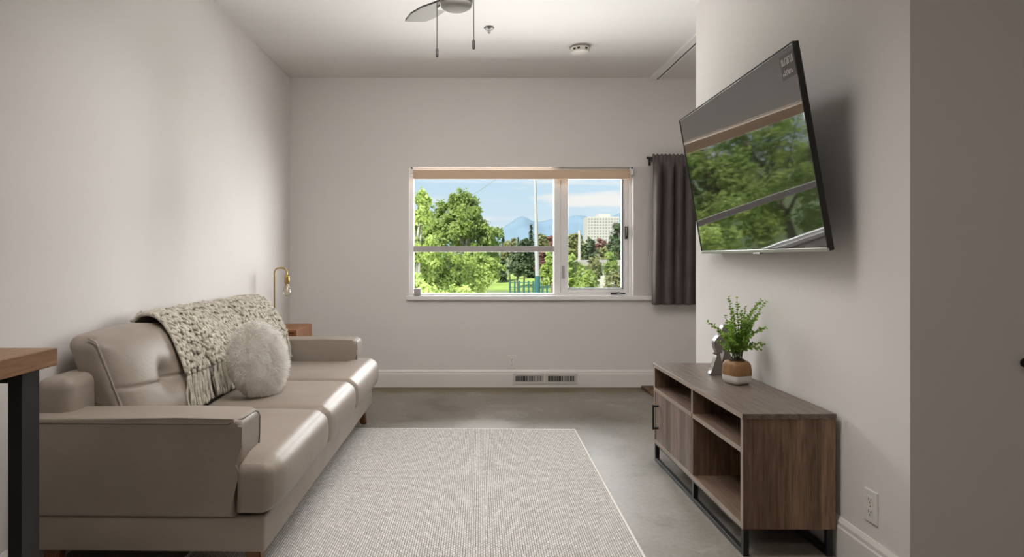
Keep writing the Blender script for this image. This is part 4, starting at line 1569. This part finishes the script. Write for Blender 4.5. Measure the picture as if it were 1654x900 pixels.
def bl(px, py, d, rpx, rpy=None, depth=None):
    p = P(px, py, d)
    rx_ = rpx * d / F
    rz_ = (rpy or rpx) * d / F
    return (p.x, p.y, p.z, rx_, depth or rx_, rz_)


def base_of(px, d, z=GZ):
    return (P(px, 0, d).x, d, z)


# the big trees that fill the left pane (and reach further left, into the television's reflection)
tree(base_of(676, 17, GZ), [bl(676, 352, 17, 24, 36), bl(664, 400, 17, 40, 34), bl(690, 412, 17.4, 34, 30), bl(684, 326, 17, 13, 26), bl(640, 372, 17.5, 40, 50)], 9000, 0.06, 'leaf_bright',
     'tall bright green tree at the left edge of the window', bark='bark_pale', trunk_r=0.11, limbs=9)
tree(base_of(748, 24, GZ), [bl(742, 362, 24, 44, 44), bl(776, 390, 24, 32, 36), bl(712, 382, 24, 36, 40), bl(756, 340, 24, 28, 26), bl(790, 400, 24.5, 20, 26), bl(735, 332, 24, 16, 18)], 17000, 0.075, 'leaf_mid',
     'broad rounded green tree filling the middle of the left window pane', bark='bark_pale', trunk_r=0.2, limbs=14)
tree(base_of(720, 19, GZ), [bl(700, 440, 19, 46, 36), bl(750, 442, 19.5, 44, 34), bl(788, 436, 20, 28, 32), bl(725, 470, 19, 62, 28)], 14000, 0.062, 'leaf_bright',
     'low bright green shrub mass below the window bar, in front of the broad tree', name='leafy_shrub', cat='shrub', trunk_r=0.07, limbs=10)
tree(base_of(690, 15, GZ), [bl(684, 474, 15, 40, 18), bl(740, 484, 15, 46, 18), bl(640, 466, 15, 50, 30)], 7000, 0.05, 'leaf_mid',
     'darker low shrub at the bottom left corner of the window', name='leafy_shrub', cat='shrub', trunk_r=0.05, limbs=6)
for i, (px, d, sx_, top, lm, lab) in enumerate(((560, 19.5, 84, 300, 'leaf_mid', 'green tree seen only in the television, nearest of those reflected'),
                                               (420, 25, 84, 285, 'leaf_bright', 'bright green tree seen only in the television, between two others'),
                                               (270, 20.5, 84, 310, 'leaf_mid', 'mid green tree seen only in the television, farthest left of all'))):
    mid_ = (top + 470) / 2
    tree(base_of(px, d), [bl(px, top + 60, d, sx_ * 0.6, 58), bl(px - 45, mid_ + 20, d, sx_ * 0.6, 62), bl(px + 45, mid_ + 20, d + 1, sx_ * 0.6, 62), bl(px, 470, d - 1, sx_ * 1.1, 60)], 11000, 0.09, lm, lab, trunk_r=0.2, limbs=8)


def spruce(px, top, d, hw_px, lab, z=GZ, leafm='leaf_dark'):
    bs = Vector(base_of(px, d, z))
    tp = P(px, top, d)
    r = empty('spruce_tree', bs, lab, 'tree', 'trees outside the window')
    b = MB()
    hh = tp.z - bs.z
    R = hw_px * d / F
    for i in range(1500):
        t = ro.random() ** 0.6
        rad = R * t * ro.uniform(0.25, 1.0) * (0.75 + 0.25 * math.sin(t * 46))
        a = ro.uniform(0, 2 * PI)
        p = Vector((bs.x + rad * math.cos(a), bs.y + rad * math.sin(a), tp.z - t * (hh - 0.6) - 0.12 * rad))
        o = Vector((math.cos(a), math.sin(a), -0.35)).normalized()
        s = o.cross(Vector((0, 0, 1))).normalized()
        L = hh * 0.035 * ro.uniform(0.7, 1.4)
        v = [b.bm.verts.new(q_) for q_ in (p - o * L, p + s * L * 0.5, p + o * L, p - s * L * 0.5)]
        b.bm.faces.new(v)
    part(b, 'needles', M[leafm], r)
    part(MB().tube([bs, tp], [0.02 * hh, 0.004 * hh], 8), 'trunk', M['bark'], r, smooth=True)


spruce(858, 361, 85, 19, 'tall dark spruce standing beside the light pole')
spruce(812.5, 376, 80, 12, 'small dark spruce by the right edge of the broad tree')
spruce(837, 383, 100, 10, 'little dark spruce between the two taller spruces')
mids = [
    (824, 400, 72, 12, 14, 'leaf_olive', 'olive tree at the far end of the lawn, next to the broad tree'),
    (846, 404, 70, 13, 18, 'leaf_dark', 'dark tree at the far end of the lawn, just left of the light pole'),
    (838, 424, 62, 14, 17, 'leaf_dark', 'low dark tree behind the lawn, under the window bar'),
    (876, 392, 74, 9, 14, 'leaf_olive', 'pale olive tree just right of the light pole, above the window bar'),
    (889, 396, 80, 13, 12, 'leaf_red', 'reddish tree against the window mullion'),
    (876, 424, 60, 10, 16, 'leaf_red', 'dark reddish shrub beside the light pole, under the window bar'),
    (889, 428, 41, 13, 26, 'leaf_bright', 'fresh green tree at the right end of the lawn'),
    (910, 400, 66, 14, 26, 'leaf_olive', 'olive tree behind the window mullion'),
    (930, 395, 64, 13, 24, 'leaf_olive', 'olive tree beside the pale post in the right pane'),
    (948, 404, 70, 16, 16, 'leaf_dark', 'dark tree below the left end of the tall white building'),
    (968, 402, 74, 17, 14, 'leaf_red', 'reddish-brown tree below the tall white building'),
    (988, 410, 68, 18, 20, 'leaf_olive', 'olive tree below the right end of the tall white building'),
    (1002, 382, 55, 16, 34, 'leaf_dark', 'taller dark tree at the right edge of the right pane'),
    (1016, 410, 57, 20, 42, 'leaf_olive', 'olive tree half hidden by the right window frame'),
    (962, 428, 38, 9, 16, 'leaf_olive', 'small olive sapling in front of the left part of the low pale building'),
    (986, 424, 39, 8, 20, 'leaf_mid', 'small green sapling in front of the right part of the low pale building'),
    (926, 440, 40, 18, 28, 'leaf_bright', 'bright bush at the bottom left of the right pane'),
    (950, 456, 36, 18, 20, 'leaf_bright', 'low bright bush at the bottom middle of the right pane'),
    (996, 458, 34, 26, 22, 'leaf_olive', 'low olive bush at the bottom right of the right pane'),
]
for (px, py, d, rx_, ry_, lm, lab) in mids:
    tree(base_of(px, d), [bl(px, py, d, rx_, ry_), bl(px - rx_ * 0.5, py + ry_ * 0.6, d, rx_ * 0.7, ry_ * 0.7), bl(px + rx_ * 0.5, py + ry_ * 0.6, d, rx_ * 0.7, ry_ * 0.7)],
         1500, 0.0035 * d, lm, lab, trunk_r=0.12, limbs=5)

# light pole
pd = 30
pb = Vector(base_of(868, pd, lawn_z(P(868, 0, pd).x, pd) - 0.1))
pole = empty('light_pole', pb, 'pale grey light pole with a teal foot rising from the lawn', 'light pole')
zt = CZ + (PPY - 250) * pd / F
x0_, x1_ = P(868, 0, pd).x, P(863, 0, pd).x
zsplit = CZ - (446 - PPY) * pd / F
b = MB()
b.tube([(x0_, pd, zsplit), (x0_ * 0.5 + x1_ * 0.5, pd, (zsplit + zt) / 2), (x1_, pd, zt)], [0.105, 0.08, 0.045], 14)
part(b, 'shaft', M['pole_paint'], pole, smooth=True, angle=SA)
b = MB()
b.tube([(x0_, pd, pb.z), (x0_, pd, zsplit)], [0.16, 0.13], 14)
part(b, 'foot', M['teal'], pole, smooth=True, angle=SA)
b = MB()
b.tube([(x1_, pd, zt), (x1_ + 0.3, pd, zt + 0.25), (x1_ + 1.2, pd, zt + 0.35)], [0.045, 0.04, 0.035], 10)
b.box(x1_ + 1.1, x1_ + 1.7, pd - 0.12, pd + 0.12, zt + 0.28, zt + 0.42, 0.04)
part(b, 'lamp_head', M['pole_paint'], pole, smooth=True, angle=SA)

p2 = Vector(base_of(936, 55))
b = MB()
b.tube([p2, (p2.x, p2.y, CZ - (372 - PPY) * 55 / F)], [0.16, 0.11], 10)
mesh_thing(b, 'street_post', M['far_white'], p2, smooth=True, angle=SA, label='thin pale post among the trees in the right pane', cat='post')

# overhead wire
b = MB()
wa, wb = P(735, 334, 40), P(815, 280, 33)
pts = []
for i in range(17):
    t = i / 16
    t2 = -1.2 + 3.4 * t
    p = wa.lerp(wb, t2)
    p.z += 0.05 * (t2 - 0.5) ** 2 - 0.012
    pts.append(p)
b.tube(pts, 0.016, 5)
mesh_thing(b, 'overhead_wire', M['pole_paint'], wa, smooth=True, label='thin grey overhead wire crossing the sky in the left pane', cat='wire')

# teal fence at the far side of the lawn
fe = empty('park_fence', (P(868, 0, 56).x, 56, GZ), 'low teal fence at the far side of the lawn', 'fence')
fx0, fx1 = P(824, 0, 56).x, P(906, 0, 56).x
for k in range(12):
    xx = fx0 + (fx1 - fx0) * k / 11
    part(MB().box(xx - 0.07, xx + 0.07, 55.95, 56.05, lawn_z(xx, 56) - 0.3, lawn_z(xx, 56) + 1.35), 'post', M['teal'], fe)
b = MB()
for zz in (0.4, 0.8, 1.2):
    b.tube([(fx0 + (fx1 - fx0) * k / 11, 56, lawn_z(fx0 + (fx1 - fx0) * k / 11, 56) + zz) for k in range(12)], 0.03, 6)
part(b, 'rails', M['teal'], fe)

# low pale building and its yard in the right pane
ya = P(975, 440, 45)
b = MB()
b.box(ya.x - 2.2, ya.x + 3.4, 43, 52, GZ, CZ - (430 - PPY) * 43 / F)
hb = empty('low_building', (ya.x, 45, GZ), 'low pale building behind the bushes in the right pane', 'building')
part(b, 'walls', M['far_white'], hb)
b = MB()
b.box(ya.x - 2.5, ya.x + 3.7, 42.6, 52.3, CZ - (430 - PPY) * 43 / F, CZ - (421 - PPY) * 43 / F, 0.04)
part(b, 'roof', M['far_roof'], hb)
for k in range(3):
    xx = ya.x - 1.5 + 1.7 * k
    part(MB().box(xx, xx + 0.8, 42.95, 43.02, GZ + 0.9, GZ + 1.9), 'window', M['far_window'], hb)

# the tall white hospital-like block
bd = 380
L_, R_ = P(949, 0, bd).x, P(1000, 0, bd).x
zt, zlow = CZ + (PPY - 350) * bd / F, GZ - 1
tb = empty('tall_building', ((L_ + R_) / 2, bd, GZ), 'tall white slab building on the skyline in the right pane', 'building')
part(MB().box(L_, R_, bd, bd + 14, zlow, zt), 'tower', M['far_white'], tb)
part(MB().box(L_ + 7, R_ - 5, bd + 2, bd + 12, zt, zt + 1.6), 'penthouse', M['far_white'], tb)
nc, nr = 11, 8
fw, fh = (R_ - L_) / nc, (zt - (CZ + (PPY - 388) * bd / F)) / nr
wme = None
for i in range(nc):
    for j in range(nr):
        if wme is None:
            b = MB()
            b.box(-0.30 * fw, 0.30 * fw, -0.12, 0.05, -0.28 * fh, 0.28 * fh)
            wo = b.build('window', M['far_window'], tb)
            wme = wo.data
        else:
            wo = bpy.data.objects.new('window', wme)
            COL.objects.link(wo)
            wo.parent = tb
        wo.location = Vector((L_ + fw * (i + 0.5), bd, zt - 0.5 - fh * (j + 0.55))) - Vector(tb.location)
        if i == 0 and j == 0:
            first = wo

# mountains beyond the bay
ridge = [(600, 392), (700, 390), (770, 391), (795, 386), (806, 374), (816, 362), (824, 358), (834, 350), (842, 346), (850, 348), (858, 353), (866, 356), (876, 355), (888, 352), (902, 350), (918, 348),
         (930, 344), (944, 345), (958, 349), (975, 350), (990, 346), (1006, 339), (1030, 330), (1080, 318), (1200, 300), (1500, 280)]
b = MB()
md = 3200.0


def ridge_y(px):
    for (a, ya_), (c, yc_) in zip(ridge, ridge[1:]):
        if a <= px <= c:
            t = (px - a) / (c - a)
            return ya_ + (yc_ - ya_) * t
    return ridge[-1][1]


rows = []
npx = 200
for i in range(npx + 1):
    px = 600 + 900 * i / npx
    hy2 = (PPY - ridge_y(px) + 0.6 * noise.noise(Vector((px * 0.11, 0, 0)))) * md / F
    col = []
    for j in range(15):
        t = j / 14
        prof = max(0.0, 1 - abs(t - 0.55) / (0.55 if t < 0.55 else 0.45))
        yv = md - 900 + 1600 * t
        zz = GZ - 5 + (hy2 + CZ - GZ + 5) * prof ** 0.9 * (yv / md if t <= 0.55 else 1) * (1 + (0.10 * noise.noise(Vector((px * 0.05, t * 5, 1))) if 0 < t < 0.5 else 0))
        col.append(b.bm.verts.new(((px - PPX) * md / F, yv, zz)))
    rows.append(col)
for A, B in zip(rows, rows[1:]):
    for j in range(14):
        b.bm.faces.new((A[j], B[j], B[j + 1], A[j + 1]))
mo = b.build('mountains', M['mountain'], smooth=True)
mo['kind'] = 'structure'

# ================================================================== sky
wd = bpy.data.worlds.new('sky')
bpy.context.scene.world = wd
wd.use_nodes = True
nt = wd.node_tree
for n in list(nt.nodes):
    nt.nodes.remove(n)
out = nt.nodes.new('ShaderNodeOutputWorld')
bg = nt.nodes.new('ShaderNodeBackground')
tc = N(nt, 'ShaderNodeTexCoord')
sxyz = N(nt, 'ShaderNodeSeparateXYZ')
nt.links.new(tc.outputs['Generated'], sxyz.inputs['Vector'])
sky = ramp(nt, [(0.0, (0.50, 0.52, 0.50)), (0.5, (0.74, 0.86, 0.92)), (0.54, (0.66, 0.83, 0.96)), (0.60, (0.52, 0.75, 0.96)), (0.75, (0.34, 0.58, 0.90))])
mr = N(nt, 'ShaderNodeMapRange')
mr.inputs['From Min'].default_value = -1.0
mr.inputs['From Max'].default_value = 1.0
nt.links.new(sxyz.outputs['Z'], mr.inputs['Value'])
nt.links.new(mr.outputs['Result'], sky.inputs['Fac'])
mp = N(nt, 'ShaderNodeMapping')
mp.inputs['Scale'].default_value = (3.2, 3.2, 26.0)
mp.inputs['Location'].default_value = (0.55, 0.2, 0.65)
nt.links.new(tc.outputs['Generated'], mp.inputs['Vector'])
cl = N(nt, 'ShaderNodeTexNoise')
cl.inputs['Scale'].default_value = 1.6
cl.inputs['Detail'].default_value = 6
cl.inputs['Roughness'].default_value = 0.45
nt.links.new(mp.outputs['Vector'], cl.inputs['Vector'])
cr = ramp(nt, [(0.50, (0, 0, 0)), (0.62, (1, 1, 1))])
nt.links.new(cl.outputs['Fac'], cr.inputs['Fac'])
mx = N(nt, 'ShaderNodeMix', data_type='RGBA')
mx.inputs['B'].default_value = (0.97, 0.96, 0.94, 1)
nt.links.new(cr.outputs['Color'], mx.inputs['Factor'])
nt.links.new(sky.outputs['Color'], mx.inputs['A'])
nt.links.new(mx.outputs['Result'], bg.inputs['Color'])
bg.inputs['Strength'].default_value = 1.0
nt.links.new(bg.outputs[0], out.inputs['Surface'])

# ================================================================== lights
def lamp_obj(name, typ, loc, aim=None, **kw):
    l = bpy.data.lights.new(name, typ)
    for k, v in kw.items():
        setattr(l, k, v)
    o = bpy.data.objects.new(name, l)
    COL.objects.link(o)
    o.location = Vector(loc)
    if aim is not None:
        o.rotation_euler = (Vector(aim) - Vector(loc)).to_track_quat('-Z', 'Y').to_euler()
    return o


lamp_obj('sun', 'SUN', (0, 0, 50), aim=(0 + 22, 0 + 30, 50 - 34), energy=7.0, angle=math.radians(0.6), color=(1.0, 0.95, 0.86))
LW = dict(FILL_LAMPS)
lamp_obj('sky_fill', 'AREA', (0.6, 14.0, 5.0), aim=(0.45, D, 1.3), shape='RECTANGLE', size=14.0, size_y=3.4, energy=LW['sky'], color=(1.0, 0.985, 0.985))  # added lamp above the sightline, standing in for skylight through the window
lamp_obj('ground_fill', 'AREA', (0.6, 9.8, -1.9), aim=(0.45, D + 0.5, 1.6), shape='RECTANGLE', size=13.0, size_y=4.0, energy=LW['ground'], color=(1.0, 0.975, 0.965))  # unseen lamp added below the sill to light the ceiling
lamp_obj('sky_fill_right', 'AREA', (6.8, 9.0, 1.9), aim=(0.45, D, 1.4), shape='RECTANGLE', size=5.0, size_y=4.4, energy=LW['right'], color=(1.0, 0.985, 0.985))  # added side lamp, out of view, brightens the left wall
lamp_obj('sky_fill_left', 'AREA', (-6.4, 8.6, 1.9), aim=(0.45, D, 1.4), shape='RECTANGLE', size=4.6, size_y=4.4, energy=LW['left'], color=(1.0, 0.985, 0.985))  # second added side lamp, out of view, for the right wall
# fill lamp added behind the camera; no fixture known there
lamp_obj('rear_fill_lamp', 'AREA', (0.6, -0.35, 2.66), aim=(0.6, -0.15, 0.0), shape='RECTANGLE', size=2.6, size_y=0.5, energy=LW['fill_rear'], color=(1.0, 0.925, 0.84))

# added fill lamp aimed at the back wall, unseen just above the frame
cl_ = lamp_obj('back_wall_fill', 'AREA', (0.0, 3.35, 2.66), aim=(0.0, D, 1.05), shape='RECTANGLE', size=1.6, size_y=0.16, energy=LW['fill_back'], color=(1.0, 0.965, 0.94))
cl_.data.spread = math.radians(125)
cl_ = lamp_obj('overhead_fill', 'AREA', (-0.15, 2.3, 2.68), aim=(-0.15, 2.75, 0.6), shape='RECTANGLE', size=1.2, size_y=0.7, energy=LW['ceiling'], color=(1.0, 0.965, 0.94))  # made-up overhead fill for sofa, rug and floor, above the frame
cl_.data.spread = math.radians(130)

# ================================================================== camera and view
cam = bpy.data.cameras.new('camera')
cam.sensor_width = 36.0
cam.sensor_fit = 'HORIZONTAL'
cam.lens = F / 1654 * 36.0
cam.shift_x = (827 - PPX) / 1654
cam.shift_y = -(450 - PPY) / 1654
cam.clip_start = 0.05
cam.clip_end = 20000
co = bpy.data.objects.new('camera', cam)
COL.objects.link(co)
co.location = (0, 0, CZ)
co.rotation_euler = (PI / 2, 0, 0)
sc = bpy.context.scene
sc.camera = co
sc.view_settings.view_transform = 'Standard'
sc.view_settings.look = 'None'
sc.view_settings.exposure = 0.0
sc.view_settings.gamma = 1.0
sc.view_settings.use_curve_mapping = False
sc.cycles.max_bounces = 14
sc.cycles.diffuse_bounces = 9
sc.cycles.glossy_bounces = 5
sc.cycles.transparent_max_bounces = 16
sc.cycles.sample_clamp_indirect = 8.0
sc.cycles.use_denoising = True
